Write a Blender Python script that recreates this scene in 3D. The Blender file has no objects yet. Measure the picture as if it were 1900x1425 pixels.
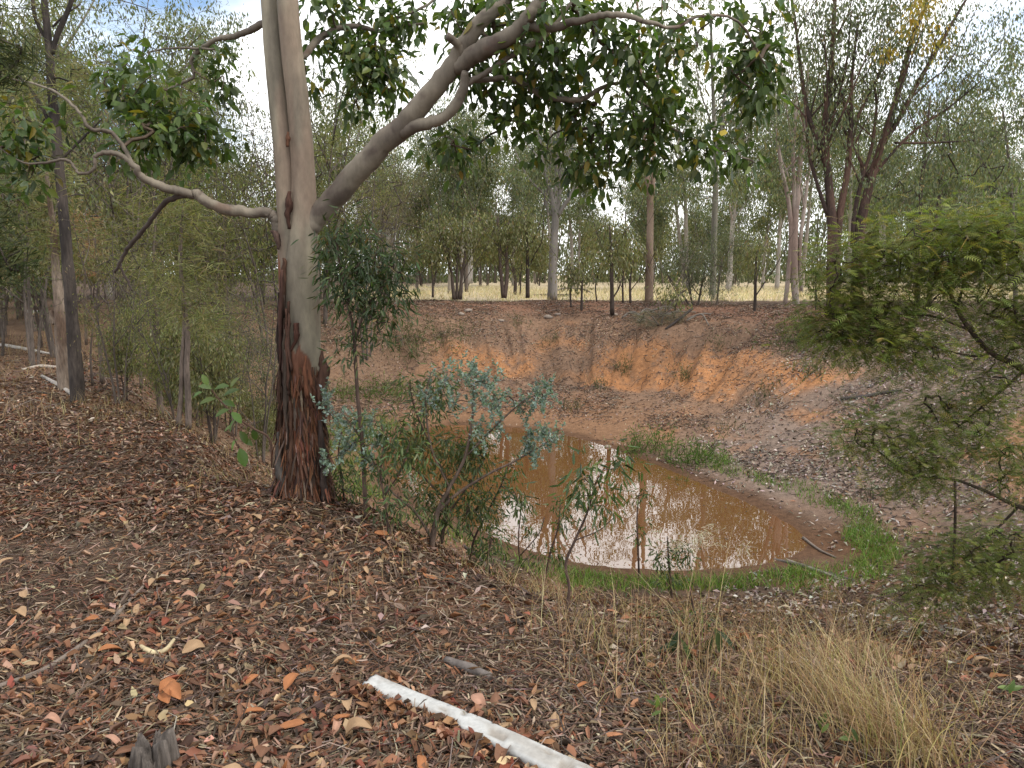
import bpy, math, random
import numpy as np

# ------------------------------------------------------------------ camera, sky, sun, exposure
SC = bpy.context.scene
COL = SC.collection
F, CX, CY = 1357.0, 950.0, 712.5          # focal length and centre of the 1900x1425 photograph, in its pixels
PITCH = math.radians(8.5)
EYE = np.array([0.0, 0.0, 1.6])
cam_d = bpy.data.cameras.new('camera')
cam_d.sensor_width = 36.0
cam_d.lens = 36.0 * F / 1900.0
cam_d.clip_start, cam_d.clip_end = 0.05, 3000.0
cam = bpy.data.objects.new('camera', cam_d)
COL.objects.link(cam)
cam.location = EYE
cam.rotation_euler = (math.radians(90) - PITCH, 0, 0)
SC.camera = cam

SUN_EL, SUN_AZ = math.radians(52), math.radians(118)   # azimuth clockwise from +Y (the view direction)
world = bpy.data.worlds.new('World')
SC.world = world
world.use_nodes = True
nt = world.node_tree
nt.nodes.clear()
w_out = nt.nodes.new('ShaderNodeOutputWorld')
w_mix = nt.nodes.new('ShaderNodeMixShader')
w_sky = nt.nodes.new('ShaderNodeTexSky')
w_sky.sky_type = 'NISHITA'
w_sky.sun_disc = False
w_sky.sun_elevation = SUN_EL
w_sky.sun_rotation = SUN_AZ
w_bg1 = nt.nodes.new('ShaderNodeBackground')
w_bg1.inputs['Strength'].default_value = 0.15
w_bg2 = nt.nodes.new('ShaderNodeBackground')
w_bg2.inputs['Strength'].default_value = 1.45
w_tc = nt.nodes.new('ShaderNodeTexCoord')
w_map = nt.nodes.new('ShaderNodeMapping')
w_map.inputs['Scale'].default_value = (1.0, 1.0, 1.6)
w_map.inputs['Location'].default_value = (3.1, 0.4, 0.9)
w_n = nt.nodes.new('ShaderNodeTexNoise')
w_n.inputs['Scale'].default_value = 1.7
w_n.inputs['Detail'].default_value = 6
w_n.inputs['Roughness'].default_value = 0.55
w_r = nt.nodes.new('ShaderNodeValToRGB')
w_r.color_ramp.elements[0].position = 0.40
w_r.color_ramp.elements[1].position = 0.51
w_r2 = nt.nodes.new('ShaderNodeValToRGB')
w_r2.color_ramp.elements[0].color = (0.80, 0.84, 0.90, 1)
w_r2.color_ramp.elements[1].color = (1.0, 0.99, 0.97, 1)
w_r2.color_ramp.elements[0].position = 0.35
w_r2.color_ramp.elements[1].position = 0.62
L = nt.links.new
L(w_tc.outputs['Generated'], w_map.inputs['Vector'])
L(w_map.outputs['Vector'], w_n.inputs['Vector'])
L(w_n.outputs['Fac'], w_r.inputs['Fac'])
L(w_n.outputs['Fac'], w_r2.inputs['Fac'])
L(w_sky.outputs['Color'], w_bg1.inputs['Color'])
L(w_r2.outputs['Color'], w_bg2.inputs['Color'])
L(w_r.outputs['Color'], w_mix.inputs['Fac'])
L(w_bg1.outputs['Background'], w_mix.inputs[1])
L(w_bg2.outputs['Background'], w_mix.inputs[2])
L(w_mix.outputs['Shader'], w_out.inputs['Surface'])

sun_d = bpy.data.lights.new('sun', 'SUN')
sun_d.energy = 1.5
sun_d.angle = math.radians(14)
sun_d.color = (1.0, 0.95, 0.87)
sun = bpy.data.objects.new('sun', sun_d)
COL.objects.link(sun)
sun.location = (10, -10, 30)
sun.rotation_euler = (math.radians(90) - SUN_EL, 0, math.pi - SUN_AZ)

SC.view_settings.view_transform = 'Standard'
SC.view_settings.look = 'None'
SC.view_settings.gamma = 1.0
SC.view_settings.exposure = 0.58
SC.view_settings.use_curve_mapping = False
SC.render.engine = 'CYCLES'
SC.cycles.max_bounces = 6
SC.cycles.diffuse_bounces = 2
SC.cycles.glossy_bounces = 3
SC.cycles.transmission_bounces = 4
SC.cycles.transparent_max_bounces = 4

# ------------------------------------------------------------------ numeric helpers
rng = np.random.default_rng(11)
random.seed(11)
ST, CT = math.sin(PITCH), math.cos(PITCH)


def U(a, b, n=None):
    return rng.uniform(a, b, n)


def norm(v):
    return v / np.maximum(np.linalg.norm(v, axis=-1, keepdims=True), 1e-9)


def ray(px, py):
    a, b = (px - CX) / F, (CY - py) / F
    return np.array([a, CT + b * ST, -ST + b * CT])


def P(px, py, d):
    """The point seen at pixel (px, py) of the photograph at forward distance d."""
    r = ray(px, py)
    return EYE + r * (d / r[1])


def sstep(a, b, x):
    t = np.clip((x - a) / (b - a), 0, 1)
    return t * t * (3 - 2 * t)


def hash3(i, seed):
    h = (i[..., 0] * 73856093) ^ (i[..., 1] * 19349663) ^ (i[..., 2] * 83492791) ^ (seed * 2654435 + 977)
    h = (h ^ (h >> 13)) * 1274126177
    h = h & 0x7fffffff
    h = (h ^ (h >> 16)) & 0xffff
    return h / 65535.0


def vnoise(p, s, seed=0):
    q = np.asarray(p, float) * s
    i = np.floor(q).astype(np.int64)
    f = q - i
    f = f * f * (3 - 2 * f)
    r = 0
    for dx in (0, 1):
        for dy in (0, 1):
            for dz in (0, 1):
                w = (f[..., 0] if dx else 1 - f[..., 0]) * (f[..., 1] if dy else 1 - f[..., 1]) * (f[..., 2] if dz else 1 - f[..., 2])
                r = r + w * hash3(i + np.array([dx, dy, dz]), seed)
    return r


def fbm(p, s, seed=0, o=3):
    r, a, t = 0, 1.0, 0.0
    for k in range(o):
        r = r + a * vnoise(p, s * 2 ** k, seed + k)
        t += a
        a *= 0.5
    return r / t


def xyz(x, y, z=0.0):
    return np.stack([x, y, np.broadcast_to(z, np.shape(x))], -1)


# ------------------------------------------------------------------ the lie of the land
WATER_Z = -2.2
pond_px = [(705, 850), (742, 905), (820, 945), (905, 990), (985, 1022), (1080, 1046), (1200, 1056), (1320, 1056),
           (1420, 1046), (1480, 1028), (1500, 1010), (1470, 975), (1395, 938), (1300, 898), (1215, 862), (1150, 838),
           (1090, 818), (1000, 798), (900, 789), (810, 790), (735, 805)]


def on_plane(px, py, z):
    r = ray(px, py)
    return EYE + r * ((z - EYE[2]) / r[2])


POND = np.array([on_plane(a, b, WATER_Z)[:2] for a, b in pond_px])


def smooth_poly(p, it=2):
    for _ in range(it):
        q = np.roll(p, -1, 0)
        p = np.stack([0.75 * p + 0.25 * q, 0.25 * p + 0.75 * q], 1).reshape(-1, 2)
    return p


POND = smooth_poly(POND, 2)
PC = POND.mean(0)


def pond_sd(x, y):
    """Signed distance to the shore, positive on land."""
    x = np.asarray(x, float)
    y = np.asarray(y, float)
    best = np.full(x.shape, 1e9)
    ins = np.zeros(x.shape, bool)
    n = len(POND)
    for k in range(n):
        ax, ay = POND[k]
        bx, by = POND[(k + 1) % n]
        ex, ey = bx - ax, by - ay
        t = np.clip(((x - ax) * ex + (y - ay) * ey) / (ex * ex + ey * ey), 0, 1)
        best = np.minimum(best, (x - ax - t * ex) ** 2 + (y - ay - t * ey) ** 2)
        c = ((ay > y) != (by > y)) & (x < (bx - ax) * (y - ay) / (by - ay + 1e-12) + ax)
        ins ^= c
    d = np.sqrt(best)
    return np.where(ins, -d, d)


ANG = [-180, -135, -106, -98, -90, -70, -45, 0, 45, 90, 135, 180]
WID = [5.0, 4.9, 5.4, 6.3, 7.1, 7.3, 7.0, 8.0, 10.0, 12.0, 9.0, 5.0]
FAR = [0.2, 0.0, 0.0, 0.0, 0.0, 0.0, 0.0, 0.45, 0.9, 1.0, 0.7, 0.2]


def H(x, y):
    x = np.asarray(x, float)
    y = np.asarray(y, float)
    d = pond_sd(x, y)
    ang = np.degrees(np.arctan2(y - PC[1], x - PC[0]))
    W = np.interp(ang, ANG, WID)
    fw = np.interp(ang, ANG, FAR)
    p2 = xyz(x, y)
    d2 = d + (fbm(p2, 0.45, 5) - 0.5) * 1.1 * np.clip(d, 0, 1.5) / 1.5
    t = d2 / W
    near = np.interp(t, [0, .1, .22, .4, .86, .97, 1.12], [0, .02, .09, .28, .92, .985, 1])
    far = np.interp(t, [0, .1, .45, .66, .85, 1.0, 1.1], [0, .02, .235, .63, .86, .975, 1])
    g = near * (1 - fw) + far * fw
    top = 0.45 * sstep(10, 28, y) + 0.12 * sstep(30, 90, y)
    z = WATER_Z + g * (top - WATER_Z)
    z = np.where(d < 0, WATER_Z - np.minimum(0.9, -0.35 * d), z)
    land = np.clip(d / 1.2, 0, 1)
    rl = vnoise(np.stack([ang * .22, t * 1.5, fw * 0], -1), 1.0, 91) + .5 * vnoise(np.stack([ang * .6, t * 3, fw * 0], -1), 1.0, 92)
    z = z - fw * .22 * np.clip(1 - np.abs(rl - .75) * 4, 0, 1) * sstep(.3, .45, t) * (1 - sstep(.66, .9, t))
    z = z + 0.07 * np.exp(-((x + 1.5) ** 2 + (y - 5.2) ** 2) / .7)
    z = z + land * ((fbm(p2, 0.55, 21) - 0.5) * 0.12 + (fbm(p2, 2.3, 31, 2) - 0.5) * 0.05) * np.where(y > 40, 2.0, 1.0)
    return z


def on_ground(x, y):
    return np.stack([x, y, H(x, y)], -1)


def G(px, py):
    """Where the sight line through pixel (px, py) meets the ground."""
    r = ray(px, py)
    t = np.geomspace(0.6, 900, 5000)
    q = EYE + r[None] * t[:, None]
    below = np.nonzero(q[:, 2] < H(q[:, 0], q[:, 1]))[0]
    if len(below) == 0:
        return q[-1]
    return q[below[0]]


def ground_normal(x, y, e=0.06):
    gx = (H(x + e, y) - H(x - e, y)) / (2 * e)
    gy = (H(x, y + e) - H(x, y - e)) / (2 * e)
    return norm(np.stack([-gx, -gy, np.ones_like(gx)], -1))


# ------------------------------------------------------------------ mesh builder
class MB:
    def __init__(self):
        self.v, self.c, self.f, self.n = [], [], [], 0

    def add(self, v, faces, col):
        v = np.asarray(v, float).reshape(-1, 3)
        col = np.asarray(col, float)
        if col.ndim == 1:
            col = np.tile(col, (len(v), 1))
        self.v.append(v)
        self.c.append(col[:, :3])
        for f in faces:
            self.f.append(np.asarray(f, np.int64) + self.n)
        self.n += len(v)

    def build(self, name, mat, parent=None, smooth=False, kind=None):
        v = np.concatenate(self.v)
        c = np.concatenate(self.c)
        if parent is not None:
            q_ = parent
            while q_ is not None:
                v = v - np.array(q_.location)
                q_ = q_.parent
        me = bpy.data.meshes.new(name)
        me.vertices.add(len(v))
        me.vertices.foreach_set('co', v.astype(np.float32).ravel())
        loops = np.concatenate([f.ravel() for f in self.f])
        counts = np.concatenate([np.full(len(f), f.shape[1]) for f in self.f])
        starts = np.concatenate([[0], np.cumsum(counts)[:-1]])
        me.loops.add(len(loops))
        me.loops.foreach_set('vertex_index', loops.astype(np.int32))
        me.polygons.add(len(counts))
        me.polygons.foreach_set('loop_start', starts.astype(np.int32))
        me.polygons.foreach_set('loop_total', counts.astype(np.int32))
        if smooth:
            me.polygons.foreach_set('use_smooth', np.ones(len(counts), bool))
        a = me.color_attributes.new('col', 'FLOAT_COLOR', 'POINT')
        a.data.foreach_set('color', np.concatenate([c, np.ones((len(c), 1))], 1).astype(np.float32).ravel())
        me.update(calc_edges=True)
        me.materials.append(mat)
        o = bpy.data.objects.new(name, me)
        COL.objects.link(o)
        if parent is not None:
            o.parent = parent
        if kind:
            o['kind'] = kind
        return o


def tube(mb, pts, rad, seg=8, col=(.2, .15, .1), rough=0.0, rs=6.0, cap=True, colfn=None, sub=1):
    """A tapered tube along a smooth path."""
    pts = np.asarray(pts, float)
    rad = np.asarray(rad, float)
    if sub > 1 and len(pts) > 2:
        pts, rad = catmull(pts, rad, sub)
    n = len(pts)
    tan = norm(np.gradient(pts, axis=0))
    up = np.array([0.0, 1, 0]) if abs(tan[0][1]) < 0.8 else np.array([1.0, 0, 0])
    a = norm(np.cross(tan[0], up))
    A = np.zeros((n, 3))
    for i in range(n):
        a = a - tan[i] * np.dot(a, tan[i])
        a = a / max(np.linalg.norm(a), 1e-9)
        A[i] = a
    B = np.cross(tan, A)
    ph = np.linspace(0, 2 * math.pi, seg, endpoint=False)
    ring = A[:, None] * np.cos(ph)[None, :, None] + B[:, None] * np.sin(ph)[None, :, None]
    v = pts[:, None] + ring * rad[:, None, None]
    if rough:
        k = (fbm(v, rs, 3, 2) - 0.5) * 2 * rough
        v = v + ring * (k * rad[:, None])[..., None]
    cc = np.tile(np.asarray(col, float), (n * seg, 1)) if colfn is None else colfn(v.reshape(-1, 3), np.repeat(np.arange(n) / (n - 1), seg), np.tile(ph, n))
    i = np.arange(n - 1)[:, None] * seg
    j = np.arange(seg)[None]
    j2 = (j + 1) % seg
    q = np.stack([i + j, i + j2, i + seg + j2, i + seg + j], -1).reshape(-1, 4)
    fs = [q]
    if cap:
        fs.append(np.arange(seg)[::-1][None])
        fs.append((np.arange(seg) + (n - 1) * seg)[None])
    mb.add(v, fs, cc)
    return pts, rad


def catmull(p, r, sub):
    pp = np.concatenate([[2 * p[0] - p[1]], p, [2 * p[-1] - p[-2]]])
    out, ro = [], []
    for k in range(len(p) - 1):
        a, b, c, d = pp[k:k + 4]
        for s in range(sub):
            t = s / sub
            out.append(0.5 * (2 * b + (c - a) * t + (2 * a - 5 * b + 4 * c - d) * t * t + (3 * b - a - 3 * c + d) * t ** 3))
            ro.append(r[k] * (1 - t) + r[k + 1] * t)
    out.append(p[-1])
    ro.append(r[-1])
    return np.array(out), np.array(ro)


def rods(mb, p0, p1, r0, r1, col, bend=0.12, sides=3):
    """Many short bent twigs at once."""
    m = len(p0)
    if m == 0:
        return
    ln = np.linalg.norm(p1 - p0, axis=1, keepdims=True)
    d = norm(p1 - p0)
    ref = np.where(np.abs(d[:, 2:3]) > 0.8, np.array([[1.0, 0, 0]]), np.array([[0, 0, 1.0]]))
    a = norm(np.cross(d, ref))
    b = np.cross(d, a)
    mid = (p0 + p1) / 2 + (a * rng.normal(0, bend, (m, 1)) + b * rng.normal(0, bend, (m, 1))) * ln
    ph = np.linspace(0, 2 * math.pi, sides, endpoint=False)
    ring = a[:, None] * np.cos(ph)[None, :, None] + b[:, None] * np.sin(ph)[None, :, None]
    rm = (r0 + r1) / 2
    v = np.stack([p0[:, None] + ring * r0[:, None, None], mid[:, None] + ring * rm[:, None, None], p1[:, None] + ring * r1[:, None, None]], 1)
    base = np.arange(m)[:, None, None] * 3 * sides
    i = np.arange(2)[None, :, None] * sides
    j = np.arange(sides)[None, None]
    j2 = (j + 1) % sides
    q = np.stack([base + i + j, base + i + j2, base + i + sides + j2, base + i + sides + j], -1).reshape(-1, 4)
    c = np.asarray(col, float)
    if c.ndim == 2:
        c = np.repeat(c, 3 * sides, 0)
    mb.add(v.reshape(-1, 3), [q], c)


def leaves(mb, p, a, nrm, ln, wd, col, shape='ovate', curl=0.15, fold=0.25):
    """Leaf blades: p base, a pointing direction, nrm rough facing."""
    m = len(p)
    if m == 0:
        return
    a = norm(a)
    s = norm(np.cross(a, nrm))
    n = np.cross(s, a)
    ln = np.broadcast_to(ln, (m,))[:, None]
    wd = np.broadcast_to(wd, (m,))[:, None]
    cu = (curl * U(-.4, 1.4, m))[:, None] * ln
    fo = (fold * U(-.3, 1.2, m))[:, None] * wd
    col = np.asarray(col, float)
    if col.ndim == 1:
        col = np.tile(col, (m, 1))
    if shape == 'tri':
        v = np.stack([p - s * wd / 2, p + s * wd / 2, p + a * ln - n * cu], 1)
        k = 3
        fs = [np.arange(m)[:, None] * 3 + np.array([[0, 1, 2]])]
    elif shape == 'strip':
        mid = p + a * ln * .5
        end = p + a * ln - n * cu
        v = np.stack([p - s * wd * .3, p + s * wd * .3, mid + s * wd / 2 + n * fo, mid - s * wd / 2 + n * fo, end + s * wd * .2, end - s * wd * .2], 1)
        k = 6
        fs = [np.concatenate([np.arange(m)[:, None] * 6 + np.array([[0, 1, 2, 3]]), np.arange(m)[:, None] * 6 + np.array([[3, 2, 4, 5]])])]
    elif shape == 'diamond':
        v = np.stack([p, p + a * ln * .45 + s * wd / 2 + n * fo, p + a * ln - n * cu, p + a * ln * .45 - s * wd / 2 + n * fo], 1)
        k = 4
        fs = [np.concatenate([np.arange(m)[:, None] * 4 + np.array([[0, 1, 2]]), np.arange(m)[:, None] * 4 + np.array([[0, 2, 3]])])]
    else:
        m1 = p + a * ln * .25
        m2 = p + a * ln * .62 - n * cu * .4
        w1 = .46 if shape == 'ovate' else .40
        w2 = .38 if shape == 'ovate' else .40
        v = np.stack([p, m1 + s * wd * w1 + n * fo, m2 + s * wd * w2 + n * fo * .7, p + a * ln - n * cu,
                      m2 - s * wd * w2 + n * fo * .7, m1 - s * wd * w1 + n * fo], 1)
        k = 6
        fs = [np.concatenate([np.arange(m)[:, None] * 6 + np.array([[0, 1, 2, 3]]), np.arange(m)[:, None] * 6 + np.array([[0, 3, 4, 5]])])]
    mb.add(v.reshape(-1, 3), fs, np.repeat(col, k, 0))


def rand_dir(n):
    return norm(rng.normal(0, 1, (n, 3)))


def tint(cols, n, jit=0.18):
    """n colours picked from a weighted palette [(weight, rgb), ...] with a little brightness spread."""
    w = np.array([c[0] for c in cols], float)
    k = rng.choice(len(cols), n, p=w / w.sum())
    c = np.array([c[1] for c in cols], float)[k]
    return np.clip(c * (1 + rng.normal(0, jit, (n, 1))) * (1 + rng.normal(0, jit * .3, (n, 3))), 0.003, 1)


# ------------------------------------------------------------------ materials
def new_mat(name):
    m = bpy.data.materials.new(name)
    m.use_nodes = True
    t = m.node_tree
    t.nodes.clear()
    return m, t


def leaf_mat(name, trans=0.35, rough=0.5, spec=0.35, tgain=(1.15, 1.25, 0.6)):
    m, t = new_mat(name)
    out = t.nodes.new('ShaderNodeOutputMaterial')
    at = t.nodes.new('ShaderNodeAttribute')
    at.attribute_name = 'col'
    pr = t.nodes.new('ShaderNodeBsdfPrincipled')
    pr.inputs['Roughness'].default_value = rough
    pr.inputs['Specular IOR Level'].default_value = spec
    t.links.new(at.outputs['Color'], pr.inputs['Base Color'])
    if trans > 0:
        tr = t.nodes.new('ShaderNodeBsdfTranslucent')
        mx = t.nodes.new('ShaderNodeMix')
        mx.data_type = 'RGBA'
        mx.blend_type = 'MULTIPLY'
        mx.inputs[0].default_value = 1.0
        mx.inputs[7].default_value = (*tgain, 1)
        t.links.new(at.outputs['Color'], mx.inputs[6])
        t.links.new(mx.outputs[2], tr.inputs['Color'])
        ms = t.nodes.new('ShaderNodeMixShader')
        ms.inputs[0].default_value = trans
        t.links.new(pr.outputs[0], ms.inputs[1])
        t.links.new(tr.outputs[0], ms.inputs[2])
        t.links.new(ms.outputs[0], out.inputs[0])
    else:
        t.links.new(pr.outputs[0], out.inputs[0])
    return m


def bark_mat(name, nscale=(60, 60, 12), amt=0.5, bump=0.5, dist=0.01, rough=0.85):
    m, t = new_mat(name)
    out = t.nodes.new('ShaderNodeOutputMaterial')
    at = t.nodes.new('ShaderNodeAttribute')
    at.attribute_name = 'col'
    tc = t.nodes.new('ShaderNodeTexCoord')
    mp = t.nodes.new('ShaderNodeMapping')
    mp.inputs['Scale'].default_value = nscale
    n = t.nodes.new('ShaderNodeTexNoise')
    n.inputs['Scale'].default_value = 1.0
    n.inputs['Detail'].default_value = 6
    n.inputs['Roughness'].default_value = 0.65
    rp = t.nodes.new('ShaderNodeValToRGB')
    rp.color_ramp.elements[0].position = 0.3
    rp.color_ramp.elements[1].position = 0.7
    rp.color_ramp.elements[0].color = (1 - amt,) * 3 + (1,)
    rp.color_ramp.elements[1].color = (1 + amt * .5,) * 3 + (1,)
    mx = t.nodes.new('ShaderNodeMix')
    mx.data_type = 'RGBA'
    mx.blend_type = 'MULTIPLY'
    mx.inputs[0].default_value = 1.0
    pr = t.nodes.new('ShaderNodeBsdfPrincipled')
    pr.inputs['Roughness'].default_value = rough
    pr.inputs['Specular IOR Level'].default_value = 0.25
    bp = t.nodes.new('ShaderNodeBump')
    bp.inputs['Strength'].default_value = bump
    bp.inputs['Distance'].default_value = dist
    k = t.links.new
    k(tc.outputs['Object'], mp.inputs['Vector'])
    k(mp.outputs['Vector'], n.inputs['Vector'])
    k(n.outputs['Fac'], rp.inputs['Fac'])
    k(at.outputs['Color'], mx.inputs[6])
    k(rp.outputs['Color'], mx.inputs[7])
    k(mx.outputs[2], pr.inputs['Base Color'])
    k(n.outputs['Fac'], bp.inputs['Height'])
    k(bp.outputs['Normal'], pr.inputs['Normal'])
    k(pr.outputs[0], out.inputs[0])
    return m


def ground_mat():
    m, t = new_mat('soil')
    k = t.links.new
    out = t.nodes.new('ShaderNodeOutputMaterial')
    at = t.nodes.new('ShaderNodeAttribute')
    at.attribute_name = 'col'
    tc = t.nodes.new('ShaderNodeTexCoord')
    n = t.nodes.new('ShaderNodeTexNoise')
    n.inputs['Scale'].default_value = 9.0
    n.inputs['Detail'].default_value = 8
    n.inputs['Roughness'].default_value = 0.75
    n2 = t.nodes.new('ShaderNodeTexNoise')
    n2.inputs['Scale'].default_value = 55.0
    n2.inputs['Detail'].default_value = 5
    rp = t.nodes.new('ShaderNodeValToRGB')
    rp.color_ramp.elements[0].position = 0.32
    rp.color_ramp.elements[1].position = 0.68
    rp.color_ramp.elements[0].color = (.6, .57, .55, 1)
    rp.color_ramp.elements[1].color = (1.3, 1.3, 1.3, 1)
    rp2 = t.nodes.new('ShaderNodeValToRGB')
    rp2.color_ramp.elements[0].position = 0.3
    rp2.color_ramp.elements[1].position = 0.7
    rp2.color_ramp.elements[0].color = (.65, .65, .65, 1)
    rp2.color_ramp.elements[1].color = (1.25, 1.25, 1.25, 1)
    m1 = t.nodes.new('ShaderNodeMix')
    m1.data_type, m1.blend_type = 'RGBA', 'MULTIPLY'
    m1.inputs[0].default_value = 1
    m2 = t.nodes.new('ShaderNodeMix')
    m2.data_type, m2.blend_type = 'RGBA', 'MULTIPLY'
    m2.inputs[0].default_value = 1
    pr = t.nodes.new('ShaderNodeBsdfPrincipled')
    pr.inputs['Roughness'].default_value = 0.95
    pr.inputs['Specular IOR Level'].default_value = 0.15
    bp = t.nodes.new('ShaderNodeBump')
    bp.inputs['Strength'].default_value = 0.6
    bp.inputs['Distance'].default_value = 0.03
    k(tc.outputs['Object'], n.inputs['Vector'])
    k(tc.outputs['Object'], n2.inputs['Vector'])
    k(n.outputs['Fac'], rp.inputs['Fac'])
    k(n2.outputs['Fac'], rp2.inputs['Fac'])
    k(at.outputs['Color'], m1.inputs[6])
    k(rp.outputs['Color'], m1.inputs[7])
    k(m1.outputs[2], m2.inputs[6])
    k(rp2.outputs['Color'], m2.inputs[7])
    k(m2.outputs[2], pr.inputs['Base Color'])
    k(n.outputs['Fac'], bp.inputs['Height'])
    k(bp.outputs['Normal'], pr.inputs['Normal'])
    k(pr.outputs[0], out.inputs[0])
    return m


def water_mat():
    m, t = new_mat('muddy_water')
    k = t.links.new
    out = t.nodes.new('ShaderNodeOutputMaterial')
    tc = t.nodes.new('ShaderNodeTexCoord')
    n = t.nodes.new('ShaderNodeTexNoise')
    n.inputs['Scale'].default_value = 0.5
    n.inputs['Detail'].default_value = 4
    rp = t.nodes.new('ShaderNodeValToRGB')
    rp.color_ramp.elements[0].color = (.105, .045, .0155, 1)
    rp.color_ramp.elements[1].color = (.15, .066, .024, 1)
    n2 = t.nodes.new('ShaderNodeTexNoise')
    n2.inputs['Scale'].default_value = 2.2
    n2.inputs['Detail'].default_value = 2
    bp = t.nodes.new('ShaderNodeBump')
    bp.inputs['Strength'].default_value = 0.09
    bp.inputs['Distance'].default_value = 0.02
    pr = t.nodes.new('ShaderNodeBsdfPrincipled')
    pr.inputs['Roughness'].default_value = 0.012
    pr.inputs['IOR'].default_value = 2.3
    k(tc.outputs['Object'], n.inputs['Vector'])
    k(n.outputs['Fac'], rp.inputs['Fac'])
    k(rp.outputs['Color'], pr.inputs['Base Color'])
    k(tc.outputs['Object'], n2.inputs['Vector'])
    k(n2.outputs['Fac'], bp.inputs['Height'])
    k(bp.outputs['Normal'], pr.inputs['Normal'])
    k(pr.outputs[0], out.inputs[0])
    return m


M_LEAF = leaf_mat('leaf_blade', 0.42, 0.42, 0.45)
M_FINE = leaf_mat('fine_foliage', 0.42, 0.6, 0.2)
M_DRY = leaf_mat('dry_leaf', 0.12, 0.7, 0.25, (1.2, 1.0, .8))
M_GRASS = leaf_mat('grass_blade', 0.3, 0.55, 0.25)
M_SMOOTH = bark_mat('smooth_bark', (26, 26, 9), 0.26, 0.35, 0.006, 0.75)
M_BARK = bark_mat('rough_bark', (45, 45, 9), 0.55, 0.8, 0.012)
M_TWIG = bark_mat('twig_bark', (30, 30, 30), 0.4, 0.3, 0.004)
M_WHITE = bark_mat('weathered_white_paint', (40, 40, 40), 0.22, 0.2, 0.003, 0.75)
M_WOOD = bark_mat('weathered_wood', (120, 120, 6), 0.6, 0.7, 0.006)
M_SOIL = ground_mat()
M_WATER = water_mat()


# ------------------------------------------------------------------ scene-tree helpers
def thing(name, label, cat, loc=(0, 0, 0), group=None):
    o = bpy.data.objects.new(name, None)
    COL.objects.link(o)
    o.location = tuple(float(q) for q in loc)
    o.empty_display_size = 0.1
    tag(o, label, cat, group)
    return o


def tag(o, label, cat, group=None):
    o['label'] = label
    o['category'] = cat
    if group:
        o['group'] = group
    return o


def copy_thing(o, loc, rz, sc, label=None, group=None):
    c = o.copy()
    COL.objects.link(c)
    c.location = tuple(float(q) for q in loc)
    c.rotation_euler = (0, 0, rz)
    c.scale = (sc, sc, sc)
    if label:
        c['label'] = label
    if group:
        c['group'] = group
    for ch in o.children:
        d = ch.copy()
        COL.objects.link(d)
        d.parent = c
    return c


# ------------------------------------------------------------------ ground sheet and water
def axis(segs):
    out = []
    for a, b, s0, s1 in segs:
        v = a
        while v < b:
            out.append(v)
            v += s0 + (s1 - s0) * (v - a) / (b - a)
    out.append(segs[-1][1])
    return np.array(out)


gx = axis([(0, 6, .07, .09), (6, 16, .09, .3), (16, 60, .3, 3), (60, 900, 3, 120)])
gx = np.concatenate([-gx[::-1][:-1], gx])
gy = axis([(-30, -1, 4, .4), (-1, 8, .08, .08), (8, 20, .09, .13), (20, 36, .13, .3), (36, 110, .3, 4), (110, 1500, 4, 150)])
XX, YY = np.meshgrid(gx, gy)
ZZ = H(XX, YY)
V = np.stack([XX, YY, ZZ], -1).reshape(-1, 3)
SD = pond_sd(XX, YY).ravel()
ANGG = np.degrees(np.arctan2(V[:, 1] - PC[1], V[:, 0] - PC[0]))
WW = np.interp(ANGG, ANG, WID)
TT = SD / WW
p2 = V * np.array([1, 1, 0.3])
n1, n2, n3 = fbm(p2, 0.5, 41), fbm(p2, 1.7, 51), fbm(p2, 5.0, 61, 2)


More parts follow.
